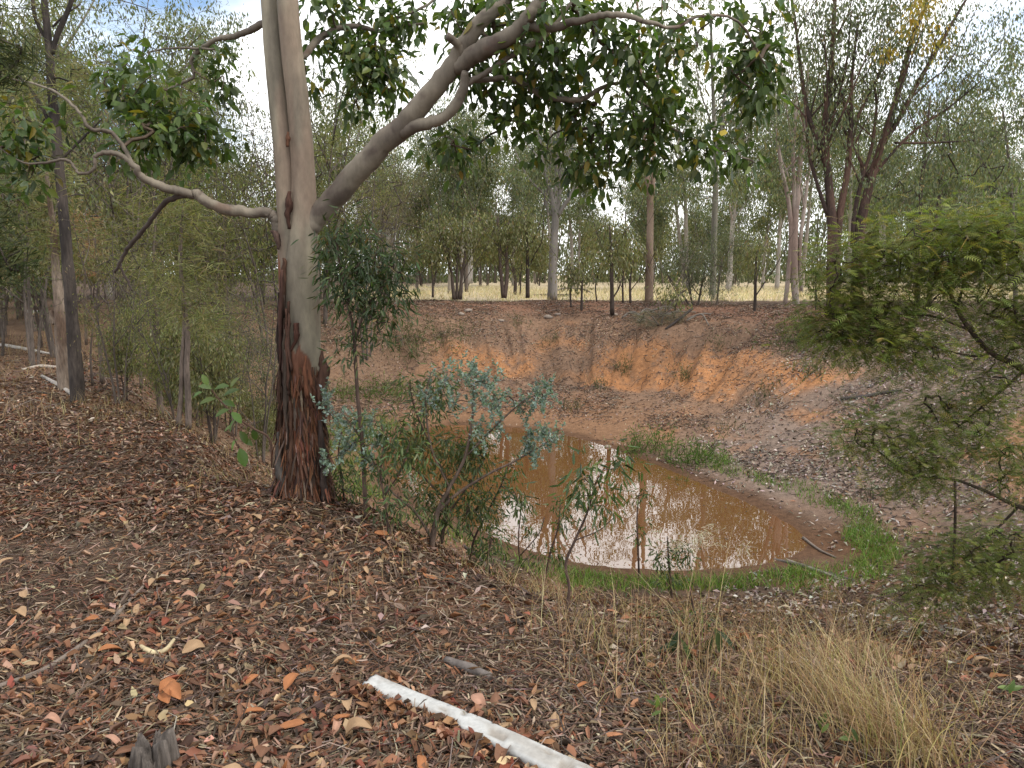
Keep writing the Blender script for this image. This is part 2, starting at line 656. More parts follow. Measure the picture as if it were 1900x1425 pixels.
def soil_colour(v, sd, t, ang, n1, n2, n3):
    litter = np.array([.085, .055, .037])
    earth = np.array([.20, .105, .058])
    orange = np.array([.39, .185, .080])
    greyl = np.array([.24, .148, .094])
    straw = np.array([.60, .49, .32])
    mud = np.array([.105, .056, .030])
    x, y = v[:, 0], v[:, 1]
    c = litter[None] * (0.7 + 0.8 * n2[:, None])
    bank = sstep(.02, .12, t) * (1 - sstep(.93, 1.06, t))

    def mix(c, col, w):
        return c * (1 - w[:, None]) + np.asarray(col)[None] * w[:, None]
    away = np.clip(sstep(-60, 0, ang) * (1 - sstep(165, 180, ang)), 0, 1)
    c = mix(c, greyl, bank * away * (0.55 + .45 * n2))
    c = mix(c, [.20, .152, .122], bank * away * (1 - sstep(30, 58, ang)) * .8)
    c = mix(c, earth, bank * (1 - away) * sstep(.35, .65, n2) * .7)
    # bare orange cuts in the far bank
    scarp = away * sstep(.40, .47, t + (n2 - .5) * .12) * (1 - sstep(.60, .70, t + (n2 - .5) * .2)) * sstep(.40, .60, n1 * .8 + .36 * np.exp(-((ang - 62) / 25.) ** 2))
    c = mix(c, orange, np.clip(scarp * sstep(.12, .55, n3) * (.55 + .8 * n2), 0, 1))
    patch = away * bank * sstep(.50, .64, n2) * sstep(.45, .65, n1)
    c = mix(c, orange * .85, patch * .45)
    low = away * (1 - sstep(.18, .36, t + (n2 - .5) * .2)) * sstep(50, 80, ang)
    c = mix(c, [.23, .125, .066], low * .8)
    # pale red earth round the rim
    rim = sstep(.80, .95, t) * (1 - sstep(1.18, 1.42, t)) * sstep(30, 60, ang) * (1 - sstep(140, 165, ang))
    c = mix(c, [.225, .115, .072], rim * .75)
    # wet mud at the waterline
    c = mix(c, mud, (1 - sstep(.10, .55, sd + (n2 - .5) * .6)) * .9)
    tip = np.exp(-(((x - 4.7) / .7) ** 2 + ((y - 9.9) / .7) ** 2))
    c = mix(c, mud, np.clip(tip * 1.3, 0, 1))
    # dry paddock behind the rim
    fld = sstep(31.5, 34.5, y + (n2 - .5) * 3 - .04 * np.abs(x)) * sstep(-12, -4, x)
    c = mix(c, straw * 1.0, fld * (0.75 + .25 * n2))
    # woodland floor at the far left
    wl = sstep(7, 11, y) * (1 - sstep(-4.5, -1.5, x)) * (1 - sstep(30, 34, y))
    c = mix(c, [.185, .118, .076], wl * (.5 + .5 * n1) * sstep(.3, .8, sd))
    return c


mb = MB()
ny, nx = XX.shape
i = (np.arange(ny - 1)[:, None] * nx + np.arange(nx - 1)[None]).reshape(-1)
mb.add(V, [np.stack([i, i + 1, i + nx + 1, i + nx], -1)], soil_colour(V, SD, TT, ANGG, n1, n2, n3))
g = mb.build('ground', M_SOIL, smooth=True)
g['kind'] = 'structure'

mb = MB()
big = PC[None] + (POND - PC[None]) * 1.03
mb.add(np.concatenate([xyz(big[:, 0], big[:, 1], WATER_Z)]), [np.arange(len(big))[None]], (.3, .14, .05))
w = mb.build('pond_water', M_WATER)
w['kind'] = 'structure'

# ------------------------------------------------------------------ plants: branching and foliage
def grow(mb, nodes, clumps, r_tip, col, limit=None, bend=0.12, r_max=0.03):
    """Joins leaf clumps to the limbs (and to each other) by the shortest tree of twigs."""
    nodes = np.asarray(nodes, float)
    M = len(clumps)
    if M == 0:
        return
    best = np.full(M, 1e9)
    par = np.full(M, -1)
    src = np.zeros((M, 3))
    for s in range(0, len(nodes), 400):
        d = np.linalg.norm(clumps[:, None] - nodes[None, s:s + 400], axis=2)
        k = d.argmin(1)
        dm = d[np.arange(M), k]
        u = dm < best
        best[u] = dm[u]
        src[u] = nodes[s:s + 400][k[u]]
    done = np.zeros(M, bool)
    order = []
    for _ in range(M):
        j = int(np.where(done, 1e9, best).argmin())
        done[j] = True
        order.append(j)
        d = np.linalg.norm(clumps - clumps[j], axis=1) * 1.08 + .01
        u = (~done) & (d < best)
        best[u] = d[u]
        par[u] = j
        src[u] = clumps[j]
    cnt = np.ones(M)
    for j in order[::-1]:
        if par[j] >= 0:
            cnt[par[j]] += cnt[j]
    r = np.minimum(r_tip * cnt ** 0.45, r_max)
    r1 = np.minimum(r_tip * np.maximum(cnt - 1, .5) ** 0.45, r_max)
    rods(mb, src, clumps, r, r1, col, bend)


def blob(c, rad, n, hollow=0.0):
    """n points inside an ellipsoid."""
    d = rand_dir(n)
    t = U(hollow ** 3, 1, n) ** (1 / 3.)
    return np.asarray(c)[None] + d * t[:, None] * np.asarray(rad)[None]


GREEN_BROAD = [(5, (.058, .092, .026)), (3, (.088, .132, .034)), (1.8, (.130, .165, .040)), (.35, (.24, .19, .03))]
GREEN_GUM = [(4, (.105, .128, .064)), (3, (.145, .165, .085)), (1.5, (.18, .185, .08)), (.6, (.23, .185, .085))]
OLIVE = [(4, (.130, .135, .055)), (3, (.180, .178, .078)), (1.5, (.22, .205, .09)), (.8, (.23, .175, .09))]
FEATHER = [(4, (.135, .170, .046)), (4, (.185, .215, .056)), (2, (.235, .240, .066)), (1, (.28, .225, .07))]
WILLOW = [(4, (.040, .066, .024)), (3, (.065, .092, .034)), (1, (.10, .12, .045)), (.3, (.16, .11, .05))]
BROWNISH = [(3, (.15, .125, .075)), (3, (.20, .165, .10)), (2, (.12, .12, .055)), (1, (.26, .20, .13))]
YELLOWISH = [(3, (.15, .165, .05)), (2, (.20, .205, .065)), (1, (.11, .125, .045))]
SILVER = [(4, (.205, .265, .240)), (3, (.27, .33, .295)), (2, (.14, .19, .15))]
BLUEGREEN = [(3, (.075, .115, .062)), (3, (.11, .16, .09)), (1, (.15, .18, .09))]
GREYGREEN = [(3, (.095, .110, .062)), (3, (.13, .145, .085)), (1, (.16, .15, .08))]


def foliage(mb, cs, style, pal, k, r, ls=1.0, core=None):
    """k leaves round each clump centre in cs."""
    M = len(cs)
    if M == 0:
        return
    n = M * k
    c = np.repeat(cs, k, 0)
    off = rng.normal(0, 1, (n, 3)) * r * .6
    down = np.array([0, 0, -1.0])
    ct = np.repeat(1 + rng.normal(0, .16, (M, 1)), k, 0)
    col = np.clip(tint(pal, n, .2) * ct, .003, .9)
    if style == 'broad':
        a = norm(norm(off) * .7 + down * .55 + rand_dir(n) * .5)
        leaves(mb, c + off, a, rand_dir(n) * .7 + np.array([0, -.2, 1.0]), U(.045, .105, n) * ls, U(.026, .058, n) * ls, col, 'ovate', .22, .3)
    elif style == 'gum':
        a = norm(norm(off) * .35 + down * .9 + rand_dir(n) * .45)
        leaves(mb, c + off, a, rand_dir(n), U(.08, .14, n) * ls, U(.026, .046, n) * ls, col, 'diamond', .15, .1)
    elif style == 'willow':
        a = norm(norm(off) * .55 + down * .55 + rand_dir(n) * .4)
        leaves(mb, c + off, a, rand_dir(n), U(.08, .13, n) * ls, U(.016, .028, n) * ls, col, 'lance', .25, .3)
    elif style == 'needle':
        side = norm(np.repeat(rand_dir(M) * np.array([1, 1, .4]) + down * .25, k, 0) + rng.normal(0, .32, (n, 3)))
        leaves(mb, c + off * np.array([1, 1, .7]), side, rand_dir(n), U(.08, .20, n) * ls, U(.006, .011, n) * ls, col, 'tri', .2, 0)
    elif style == 'silver':
        up = np.repeat(norm(rand_dir(M) * .6 + np.array([0, 0, .8])), k, 0)
        t = U(-1, 1, n)[:, None]
        q = c + up * t * r * 1.2
        a = norm(rand_dir(n) + up * .5)
        leaves(mb, q, a, rand_dir(n), U(.026, .044, n) * ls, U(.015, .024, n) * ls, col, 'diamond', .1, .2)
    elif style == 'frond':
        fa = norm(norm(off) * .6 + rand_dir(n) * np.array([1, 1, .35]) + down * .12)
        fn = norm(np.array([0, 0, 1.0]) + rng.normal(0, .3, (n, 3)))
        fl = U(.05, .11, n) * ls
        mm = 7
        s = norm(np.cross(fa, fn))
        for j in range(mm):
            t = (j + .6) / mm
            b = c + off + fa * (fl * t)[:, None] - np.array([0, 0, 1.0]) * (fl * t * t * .25)[:, None]
            for sg in (-1, 1):
                wl = fl * .34 * math.sin(math.pi * (.15 + .8 * t))
                leaves(mb, b, s * sg + fa * .55, fn, wl, .0065 * ls, col, 'tri', .1, 0)


def pxr(px, d):
    return px * d / F


def plant(name, label, cat, stems, d, blobs, style, pal, base=None, group=None, bark=(.16, .12, .09), bark2=None, k=16, r=.16, ls=1.0,
          twig=.004, mat=None, fmat=None, depth_spread=1.0, seg=8, extra=None, rough=.08, fol_name='crown', wood_name='trunk', r_max=.03, side=0):
    """A tree or shrub: stems are pixel paths [(px, py, width px[, depth offset])], blobs are pixel ellipses
    (px, py, rx, ry, clumps[, depth offset])."""
    p0 = np.array(base) if base is not None else P(stems[0][0][0], stems[0][0][1], d)
    th = thing(name, label, cat, p0, group)
    wood = MB()
    nodes = []
    bark = np.asarray(bark, float)
    b2 = bark * .6 if bark2 is None else np.asarray(bark2, float)

    def cf(v, t, ph):
        q = fbm(v * np.array([1, 1, .35]), 9.0 / max(.3, d / 8), 7)
        w = sstep(.35, .65, q)[:, None]
        return bark[None] * w + b2[None] * (1 - w)
    for st in stems:
        pts = np.array([P(s[0], s[1], d + (s[3] if len(s) > 3 else 0)) for s in st])
        rad = np.array([pxr(s[2], d) / 2 for s in st])
        pp, rr = tube(wood, pts, rad, seg, bark, rough, 5, True, cf, 5)
        nodes.append(pp[len(pp) // 5:])
        for _ in range(side):
            u = int(U(.35, .92) * (len(pp) - 1))
            q0, r0 = pp[u], rr[u]
            ln = U(.8, 2.2) * d / 25
            aa = U(0, 6.283)
            o1 = np.array([math.cos(aa) * .55, math.sin(aa) * .45, U(.5, 1.0)]) * ln
            o2 = np.array([math.cos(aa + U(-.6, .6)) * .4, math.sin(aa) * .4, U(.6, 1.1)]) * ln
            sp, sr = tube(wood, [q0, q0 + o1 * .5, q0 + o1, q0 + o1 + o2], np.array([.45, .36, .27, .10]) * max(r0, .02), 5, bark, rough, 5, True, cf, 3)
            nodes.append(sp[3:])
    nodes = np.concatenate(nodes)
    cs = []
    for b in blobs:
        dd = d + (b[5] if len(b) > 5 else 0)
        rx, rz = pxr(b[2], dd), pxr(b[3], dd)
        cs.append(blob(P(b[0], b[1], dd), (rx, max(rx, rz) * depth_spread * .8, rz), b[4]))
    fo = MB()
    if cs:
        cs = np.concatenate(cs)
        grow(wood, nodes, cs, twig, b2, r_max=r_max)
        foliage(fo, cs, style, pal, k, r, ls)
    if extra:
        extra(wood, fo)
    wood.build(wood_name, mat or M_BARK, th, smooth=True)
    if fo.n:
        fo.build(fol_name, fmat or M_LEAF, th)
    return th


# ------------------------------------------------------------------ the big smooth-barked gum by the pond
TD = 5.05                                    # its distance from the camera
base = G(560, 925)
gum = thing('gum_tree', 'large gum with smooth cream upper bark and shaggy red-brown base beside the pond', 'tree', base)
trunk = MB()
CREAM, GREYB = np.array([.290, .252, .182]), np.array([.178, .152, .114])
BROWN, DARK, RUST = np.array([.125, .055, .033]), np.array([.045, .029, .022]), np.array([.21, .080, .038])
SHIFT = np.array([0, 0, 0.0])


def trunk_colour(zb, tongue=.3):
    def f(v, t, ph):
        q = v * np.array([1, 1, .22])
        a = fbm(q, 9, 71)
        c = CREAM[None] * (1 - a[:, None] * .0)
        w = sstep(.38, .66, a)[:, None]
        c = CREAM[None] * w + GREYB[None] * (1 - w)
        pk = sstep(.60, .74, fbm(q, 5, 77))[:, None] * .5
        c = c * (1 - pk) + np.array([.25, .165, .12])[None] * pk
        edge = zb + (fbm(v * np.array([1, 1, .12]), 13, 81) - .5) * tongue * 2.2 + .75 * sstep(.0, .07, P(548, 700, TD)[0] - v[:, 0])
        m = sstep(-.015, .015, edge - v[:, 2])[:, None]
        b1 = fbm(v * np.array([1, 1, .3]), 16, 91)
        r = BROWN[None] * (.65 + .8 * b1[:, None])
        rr = sstep(.55, .7, fbm(v * np.array([1, 1, .25]), 9, 95))[:, None]
        r = r * (1 - rr * .75) + RUST[None] * rr * .75
        dk = sstep(.58, .72, fbm(v * np.array([1, 1, .4]), 22, 97))[:, None]
        r = r * (1 - dk * .8) + DARK[None] * dk * .8
        return c * (1 - m) + r * m
    return f


def stem(path, seg=28, sub=12, rough=.03, rs=5, cf=None, dd=0.0):
    pts = np.array([P(s[0], s[1], TD + dd + (s[3] if len(s) > 3 else 0)) for s in path])
    rad = np.array([pxr(s[2], TD + dd) / 2 for s in path])
    return tube(trunk, pts, rad, seg, CREAM, rough, rs, True, cf, sub)


Z700 = P(560, 690, TD)[2]
limb_nodes = []
right_stem = [(561, 965, 112), (562, 920, 97), (562, 870, 86), (561, 800, 79), (560, 700, 73), (560, 600, 67), (560, 500, 61), (564, 400, 46),
              (562, 300, 41), (554, 200, 39), (542, 100, 37), (533, 0, 36), (526, -120, 33, .05), (522, -300, 28, .1), (530, -600, 20, .2), (520, -900, 10, .3)]
left_stem = [(545, 700, 34, .05), (541, 600, 38, .03), (538, 500, 42, .02), (534, 400, 38, .02), (529, 300, 38, .03), (520, 200, 38, .05), (510, 100, 37, .06),
             (503, 0, 35, .08), (496, -120, 32, .1), (480, -300, 26, .2), (450, -600, 17, .4), (430, -850, 9, .5)]
limb_nodes.append(stem(right_stem, 90, 26, .045, 4.5, trunk_colour(Z700))[0][205:])
limb_nodes.append(stem(left_stem, 36, 16, .05, 5, trunk_colour(Z700 - .1))[0][95:])
# rough relief on the shaggy lower bark
v = trunk.v[0]
cen = P(560, 700, TD)
mk = sstep(-.02, .05, (Z700 + (fbm(v * np.array([1, 1, .12]), 13, 81) - .5) * .66) - v[:, 2])
out = norm((v - cen) * np.array([1, 1, 0]))
trunk.v[0] = v + out * (mk * ((fbm(v * np.array([1, 1, .35]), 20, 33) - .42) * .07 + (fbm(v * np.array([1, 1, .12]), 60, 35) - .5) * .035))[:, None]
tk = trunk.build('trunk', M_SMOOTH, gum, smooth=True)
# ragged flakes over the shaggy part
vv = trunk.v[0]
cand = np.nonzero((vv[:, 2] < Z700 + .02) & (vv[:, 2] > base[2] - .05))[0]
pick = cand[rng.integers(len(cand), size=2600)]
fz = vv[pick]
ax = np.array([P(561, 800, TD)[0], TD, 0])
on_ = norm((fz - ax) * np.array([1, 1, 0]))
fb = MB()
nf = len(fz)
leaves(fb, fz + on_ * U(-.006, .010, nf)[:, None] + np.array([0, 0, .03]), np.array([0, 0, -1.0]) + rng.normal(0, .16, (nf, 3)) + on_ * U(-.05, .22, nf)[:, None], on_ + rng.normal(0, .35, (nf, 3)),
       U(.05, .24, nf), U(.005, .017, nf), tint([(4, (.115, .052, .032)), (2, (.062, .038, .028)), (2.4, (.17, .070, .036)), (1, (.13, .085, .062)), (.4, (.27, .18, .13))], nf, .22), 'strip', .1, .5)
fb.build('bark_flakes', M_BARK, tk, kind='stuff')


def limb_colour(v, t, ph):
    q = v * np.array([.7, .7, .7])
    a = fbm(q, 7, 73)
    w = sstep(.35, .68, a)[:, None]
    c = np.array([.228, .192, .146])[None] * w + np.array([.142, .115, .090])[None] * (1 - w)
    rr = sstep(.66, .76, fbm(v, 9, 79))[:, None] * .55
    c = c * (1 - rr) + np.array([.12, .06, .04])[None] * rr
    dk = sstep(.60, .70, fbm(v * np.array([1, 1, 1.4]), 16, 89))[:, None] * .6
    return c * (1 - dk) + np.array([.085, .06, .05])[None] * dk


limbs = {
    'right_limb': [[(558, 480, 26), (570, 432, 36), (596, 392, 40), (650, 332, 40, -.1), (708, 268, 39, -.2), (748, 232, 36, -.25), (795, 178, 33, -.35), (838, 122, 30, -.4), (865, 78, 26, -.45), (898, 36, 23, -.45), (940, -5, 20, -.4), (1000, -90, 17, -.3), (1060, -220, 10, -.2)],
                   [(845, 128, 26, -.4), (885, 98, 30, -.5), (930, 76, 28, -.6), (965, 52, 24, -.65), (985, 22, 20, -.7), (1005, -12, 17, -.7), (1050, -110, 12, -.7), (1080, -200, 8, -.7)],
                   [(745, 245, 22, -.25), (790, 228, 22, -.35), (832, 208, 18, -.4), (856, 170, 16, -.45), (864, 132, 12, -.5)],
                   [(862, 158, 10, -.45), (905, 132, 9, -.5), (960, 98, 8, -.55), (1010, 66, 8, -.6), (1050, 20, 6, -.6), (1075, -20, 4, -.6)],
                   [(972, 45, 14, -.65), (1020, 48, 14, -.7), (1060, 42, 12, -.75), (1105, 30, 11, -.8), (1150, 26, 9, -.85), (1192, 40, 6, -.9)],
                   [(864, 150, 9, -.45), (900, 148, 9, -.4), (945, 145, 10, -.35), (985, 165, 10, -.3), (1030, 183, 9, -.25), (1075, 184, 8, -.2), (1110, 165, 8, -.15), (1150, 155, 6, -.1), (1165, 175, 5, 0)],
                   [(858, 105, 12, -.45), (848, 82, 12, -.5), (832, 66, 11, -.55)],
                   [(1165, 175, 5, 0), (1210, 205, 5, 0), (1260, 245, 4, 0), (1330, 275, 3, 0), (1400, 300, 3, .1)],
                   [(1192, 40, 6, -.9), (1250, 50, 5, -.7), (1300, 30, 5, -.5), (1370, 40, 4, -.3), (1420, 120, 3, -.2)]],
    'left_limb': [[(535, 445, 12), (516, 430, 18), (512, 408, 21), (500, 396, 19), (470, 396, 18, -.03), (430, 393, 18, -.06), (395, 380, 18, -.1), (368, 362, 18, -.12), (352, 360, 15, -.14), (325, 354, 15, -.16), (295, 346, 14, -.2), (264, 333, 12, -.25), (248, 310, 10, -.28), (222, 288, 9, -.3), (195, 284, 8, -.33), (175, 292, 7, -.35)],
                  [(245, 305, 7, -.28), (225, 268, 7, -.3), (203, 245, 7, -.32), (165, 238, 6, -.35), (150, 212, 5, -.35), (105, 172, 4, -.35), (40, 150, 3, -.3), (-10, 140, 2, -.3)],
                  [(175, 290, 6, -.35), (174, 314, 6, -.35), (148, 323, 5, -.36), (132, 302, 5, -.36), (112, 296, 5, -.38), (45, 302, 3, -.4), (-20, 260, 2, -.4)]],
    'dead_limb': [[(350, 362, 9, -.14), (318, 368, 9, -.1), (296, 388, 8, -.05), (270, 424, 8, 0), (240, 458, 7, .05), (222, 492, 6, .08), (212, 506, 4, .1)],
                  [(222, 490, 4, .08), (232, 512, 4, .1), (246, 540, 3, .1)]],
    'upper_limb': [[(505, 45, 14, .05), (488, 42, 13, .1), (462, 56, 11, .15), (430, 68, 10, .2), (400, 75, 9, .25), (372, 92, 8, .3), (356, 112, 7, .3), (362, 140, 6, .32), (345, 150, 5, .33), (310, 168, 4, .35)],
                   [(400, 92, 4, .25), (340, 88, 4, .3), (280, 95, 3, .35)]],
    'back_limb': [[(545, 120, 12, .12), (566, 102, 11, .2), (590, 76, 12, .3), (625, 56, 10, .4), (665, 50, 9, .45), (705, 58, 8, .5), (745, 48, 6, .5), (795, 42, 4, .5)],
                  [(700, 50, 6, .5), (745, 30, 6, .55), (800, 2, 5, .6), (850, -60, 4, .6)],
                  [(716, 60, 5, .5), (738, 68, 5, .5), (748, 55, 4, .5)]],
}
for nm, paths in limbs.items():
    lm = MB()
    for path in paths:
        pts = np.array([P(s[0], s[1], TD + (s[3] if len(s) > 3 else 0)) for s in path])
        rad = np.array([pxr(s[2], TD) / 2 for s in path])
        pts, rad = catmull(pts, rad, 7)
        big_ = np.clip(rad / .06, 0, 1)
        rad = rad * (1 + (.45 - .36 * big_) * (fbm(pts, 7, 61, 2) - .5))
        pts = pts + rng.normal(0, .0022, pts.shape) + (fbm(pts[:, None] + np.array([[0., 0, 0], [9, 0, 0], [0, 9, 0]]), 6, 63, 2) - .5) * np.minimum(.035, rad[:, None] * 1.2)
        pp, rr = tube(lm, pts, rad, 18, CREAM, .05 if rad.max() > .06 else .14, 11, True, limb_colour if nm != 'dead_limb' else (lambda v, t, ph: np.array([.075, .055, .046])[None] * (.6 + .8 * fbm(v, 14, 5)[:, None])))
        limb_nodes.append(pp[4:])
    lm.build('limb', M_SMOOTH, gum, smooth=True)
# loose strips and slabs of bark standing off the trunk
def bark_piece(path, wid, col, name, dd=-.01, twist=.3):
    b = MB()
    n = len(path)
    pts = np.array([P(q[0], q[1], TD + (q[2] if len(q) > 2 else 0) + dd) for q in path])
    rad = np.array([pxr(w_, TD) / 2 for w_ in wid])
    pts, rad = catmull(pts, rad, 6)
    side = norm(np.stack([np.ones(len(pts)), np.full(len(pts), .35), np.zeros(len(pts))], -1))
    front = np.array([-.3, -1, 0]) / 1.044
    jag = (fbm(pts, 30, 5, 2)[:, None] - .5) * .9
    l_ = pts - side * rad[:, None] * (1 + jag)
    r_ = pts + side * rad[:, None] * (1 - jag)
    m_ = pts + front * (rad[:, None] * .5 + .012)
    bk = pts - front * .012
    v = np.stack([l_, m_, r_, bk], 1)
    v = v + (fbm(v.reshape(-1, 3), 25, 9, 2).reshape(v.shape[:2])[..., None] - .5) * .02
    i = np.arange(len(pts) - 1)[:, None] * 4
    j = np.arange(4)[None]
    q = np.stack([i + j, i + (j + 1) % 4, i + 4 + (j + 1) % 4, i + 4 + j], -1).reshape(-1, 4)
    cc = np.asarray(col)[None] * (.6 + .9 * fbm(v.reshape(-1, 3) * np.array([1, 1, .3]), 18, 12)[:, None])
    b.add(v.reshape(-1, 3), [q, np.array([[3, 2, 1, 0]]), np.array([[0, 1, 2, 3]]) + 4 * (len(pts) - 1)], cc)
    return b.build(name, M_BARK, gum)


bark_piece([(528, 478), (527, 520), (524, 580), (521, 640), (526, 700), (528, 770), (524, 830)], [6, 13, 15, 18, 14, 13, 10], (.085, .045, .03), 'bark_strip', -.09)
bark_piece([(519, 800), (522, 850), (530, 890), (540, 935)], [8, 22, 30, 22], (.085, .072, .062), 'bark_slab', -.14)
bark_piece([(598, 650, -.02), (600, 690, -.04), (598, 730, -.06), (597, 760, -.05)], [4, 22, 16, 6], (.09, .045, .03), 'bark_flake', -.08)
bark_piece([(592, 780), (598, 830), (600, 880), (602, 930)], [6, 14, 14, 12], (.05, .034, .028), 'bark_flake', -.12)
bark_piece([(537, 355), (538, 375), (534, 400), (536, 425)], [5, 14, 12, 5], (.07, .034, .024), 'bark_flake', -.075)
bark_piece([(535, 245), (534, 258), (534, 272)], [3, 7, 3], (.13, .06, .035), 'bark_flake', -.085)
bark_piece([(548, 600), (550, 625), (541, 650)], [10, 10, 4], (.08, .035, .024), 'bark_flake', -.15)
bark_piece([(568, 660), (566, 690), (570, 740)], [3, 9, 6], (.16, .065, .035), 'bark_flake', -.17)
bark_piece([(508, 428), (514, 445), (518, 462)], [14, 12, 4], (.08, .05, .04), 'bark_flake', -.06)

for k_ in range(22):      # long peeling strips up the left side
    x0_, y0_ = U(517, 540), U(500, 760)
    ln_ = U(60, 190)
    bark_piece([(x0_, y0_), (x0_ + U(-3, 3), y0_ + ln_ * .5), (x0_ + U(-4, 6), min(y0_ + ln_, 925))], [U(2, 4), U(5, 10), U(2, 5)], tint([(2, (.075, .040, .027)), (1, (.12, .052, .03)), (1, (.05, .034, .026))], 1, .15)[0], 'bark_strip', -.10 - U(0, .05) - .05 * (x0_ > 528))
crown_blobs = [  # px, py, rx, ry, clumps, depth offset
    (640, 35, 80, 45, 34, .45), (660, 110, 95, 40, 44, .5), (700, 140, 70, 40, 26, .4), (660, 185, 40, 25, 9, .3), (600, 150, 40, 30, 10, .4), (750, 20, 70, 30, 22, .5),
    (960, 110, 110, 60, 75, -.2), (900, 30, 80, 50, 36, -.1), (1080, 60, 110, 55, 56, -.5), (1020, 150, 90, 50, 40, -.1), (860, 130, 45, 35, 10, -.1),
    (840, 275, 80, 22, 16, .2), (920, 220, 60, 40, 16, 0), (1010, 225, 90, 45, 36, .1), (1130, 240, 100, 50, 48, .1), (1060, 290, 80, 30, 24, .15), (1110, 330, 34, 26, 12, .15),
    (1180, 140, 90, 50, 36, -.3), (1230, 60, 80, 50, 36, -.4), (1230, 215, 70, 50, 34, .1), (1290, 280, 70, 34, 26, .1), (1370, 300, 50, 24, 12, .2), (1200, 300, 60, 30, 20, .1),
    (1400, 60, 60, 60, 40, 0), (1410, 140, 50, 50, 28, 0), (1380, 220, 40, 50, 16, .1), (1330, 100, 30, 40, 8, 0),
    (300, 200, 90, 60, 52, .1), (250, 160, 60, 45, 16, .1), (340, 260, 80, 32, 34, .1), (235, 250, 50, 40, 14, -.1), (400, 150, 40, 30, 9, .25), (390, 100, 45, 22, 9, .3), (240, 100, 40, 20, 6, .3),
    (50, 300, 60, 40, 16, -.3), (20, 230, 50, 40, 9, -.3), (90, 230, 40, 30, 6, -.3), (1000, 20, 90, 40, 30, -.5)]
cs = np.concatenate([blob(P(b[0], b[1], TD + b[5]), (pxr(b[2], TD), pxr(max(b[2], 60), TD) * .9, pxr(b[3], TD) * 1.1), max(3, int(b[4] * (.48 if b[0] > 850 else .58)))) for b in crown_blobs])
top = np.concatenate([blob((-1.0, 5.2, 6.2), (2.2, 1.8, 1.2), 70), blob((1.5, 4.9, 5.4), (1.6, 1.4, .8), 50)])
tw = MB()
ln_ = np.concatenate(limb_nodes)
grow(tw, ln_, np.concatenate([cs, top]), .0032, (.12, .085, .06), r_max=.014)
tw.build('twigs', M_TWIG, gum, smooth=True, kind='stuff')
fo = MB()
foliage(fo, cs, 'broad', GREEN_BROAD, 14, .10, 1.0)
yl = cs[rng.choice(len(cs), 22)]
foliage(fo, yl, 'broad', [(1, (.22, .17, .03)), (1, (.14, .15, .03))], 5, .09)
foliage(fo, top, 'broad', GREEN_BROAD, 9, .16, 1.1)
fo.build('crown', M_LEAF, gum)

# ------------------------------------------------------------------ template trees for the woods
TPL = []


def template(name, cat, h, stems, crown, style, pal, bark, k, r, ls, clumps, twig=.006, mat=None, fmat=None, lean=.06, r0=.05, b2=None, holes=.5):
    """A tree in its own space. stems: number of trunks; crown: (lowest, highest, spread) as shares of the height."""
    th = thing(name, '', cat)
    TPL.append(th)
    wood, fo = MB(), MB()
    nodes = []
    bark = np.asarray(bark, float)
    b2 = bark * .6 if b2 is None else np.asarray(b2, float)

    def cf(v, t, ph):
        w = sstep(.35, .65, fbm(v * np.array([1, 1, .3]), 5, 7))[:, None]
        return bark[None] * w + b2[None] * (1 - w)
    tips = []
    for s in range(stems):
        a = U(0, 6.283)
        sp = (lean if stems == 1 else lean + .10) * h
        n = 7
        t = np.linspace(0, 1, n)
        w1, w2 = rng.normal(0, .012 * h, n).cumsum(), rng.normal(0, .012 * h, n).cumsum()
        pts = np.stack([np.cos(a) * sp * t ** 1.3 + w1 * t + (.02 * h * np.cos(a) if stems > 1 else 0), np.sin(a) * sp * t ** 1.3 + w2 * t + (.02 * h * np.sin(a) if stems > 1 else 0), t * h * U(.85, 1.0) - .15], -1)
        pp, rr = tube(wood, pts, r0 * (1 - .85 * t) * (1 if s == 0 else U(.6, .95)), 7, bark, .08, 3, True, cf, 4)
        nodes.append(pp)
        tips.append(pts)
        for bq in range(int(3 + 3 * (h > 6))):
            u = U(max(.2, crown[0] - .1), .8)
            q0 = np.array([np.interp(u, t, pts[:, j]) for j in range(3)])
            aa = U(0, 6.283)
            ln = crown[2] * h * U(.5, 1.0)
            q1 = q0 + np.array([math.cos(aa) * ln * .5, math.sin(aa) * ln * .5, ln * .55])
            q2 = q1 + np.array([math.cos(aa + .4) * ln * .35, math.sin(aa + .4) * ln * .35, ln * .6])
            pp, rr = tube(wood, [q0, q1, q2], np.array([r0 * .38, r0 * .25, r0 * .1]), 5, bark, .05, 3, True, cf, 4)
            nodes.append(pp)
            tips.append(np.array([q1, q2]))
    nodes = np.concatenate(nodes)
    tips = np.concatenate(tips)
    c = []
    while len(c) < clumps:
        s = tips[rng.integers(len(tips))] + rng.normal(0, 1, 3) * np.array([.33, .33, .30]) * crown[2] * h
        t = s[2] / h
        if t < crown[0] or t > crown[1] + .06:
            continue
        if vnoise(s[None], 2.2 / (crown[2] * h), 301)[0] < holes * U(.3, 1):
            continue
        c.append(s)
    c = np.array(c)
    grow(wood, nodes, c, twig, b2, r_max=r0 * .4)
    foliage(fo, c, style, pal, k, r, ls)
    wood.build('trunk', mat or M_BARK, th, smooth=True)
    fo.build('crown', fmat or M_FINE, th)
    return th


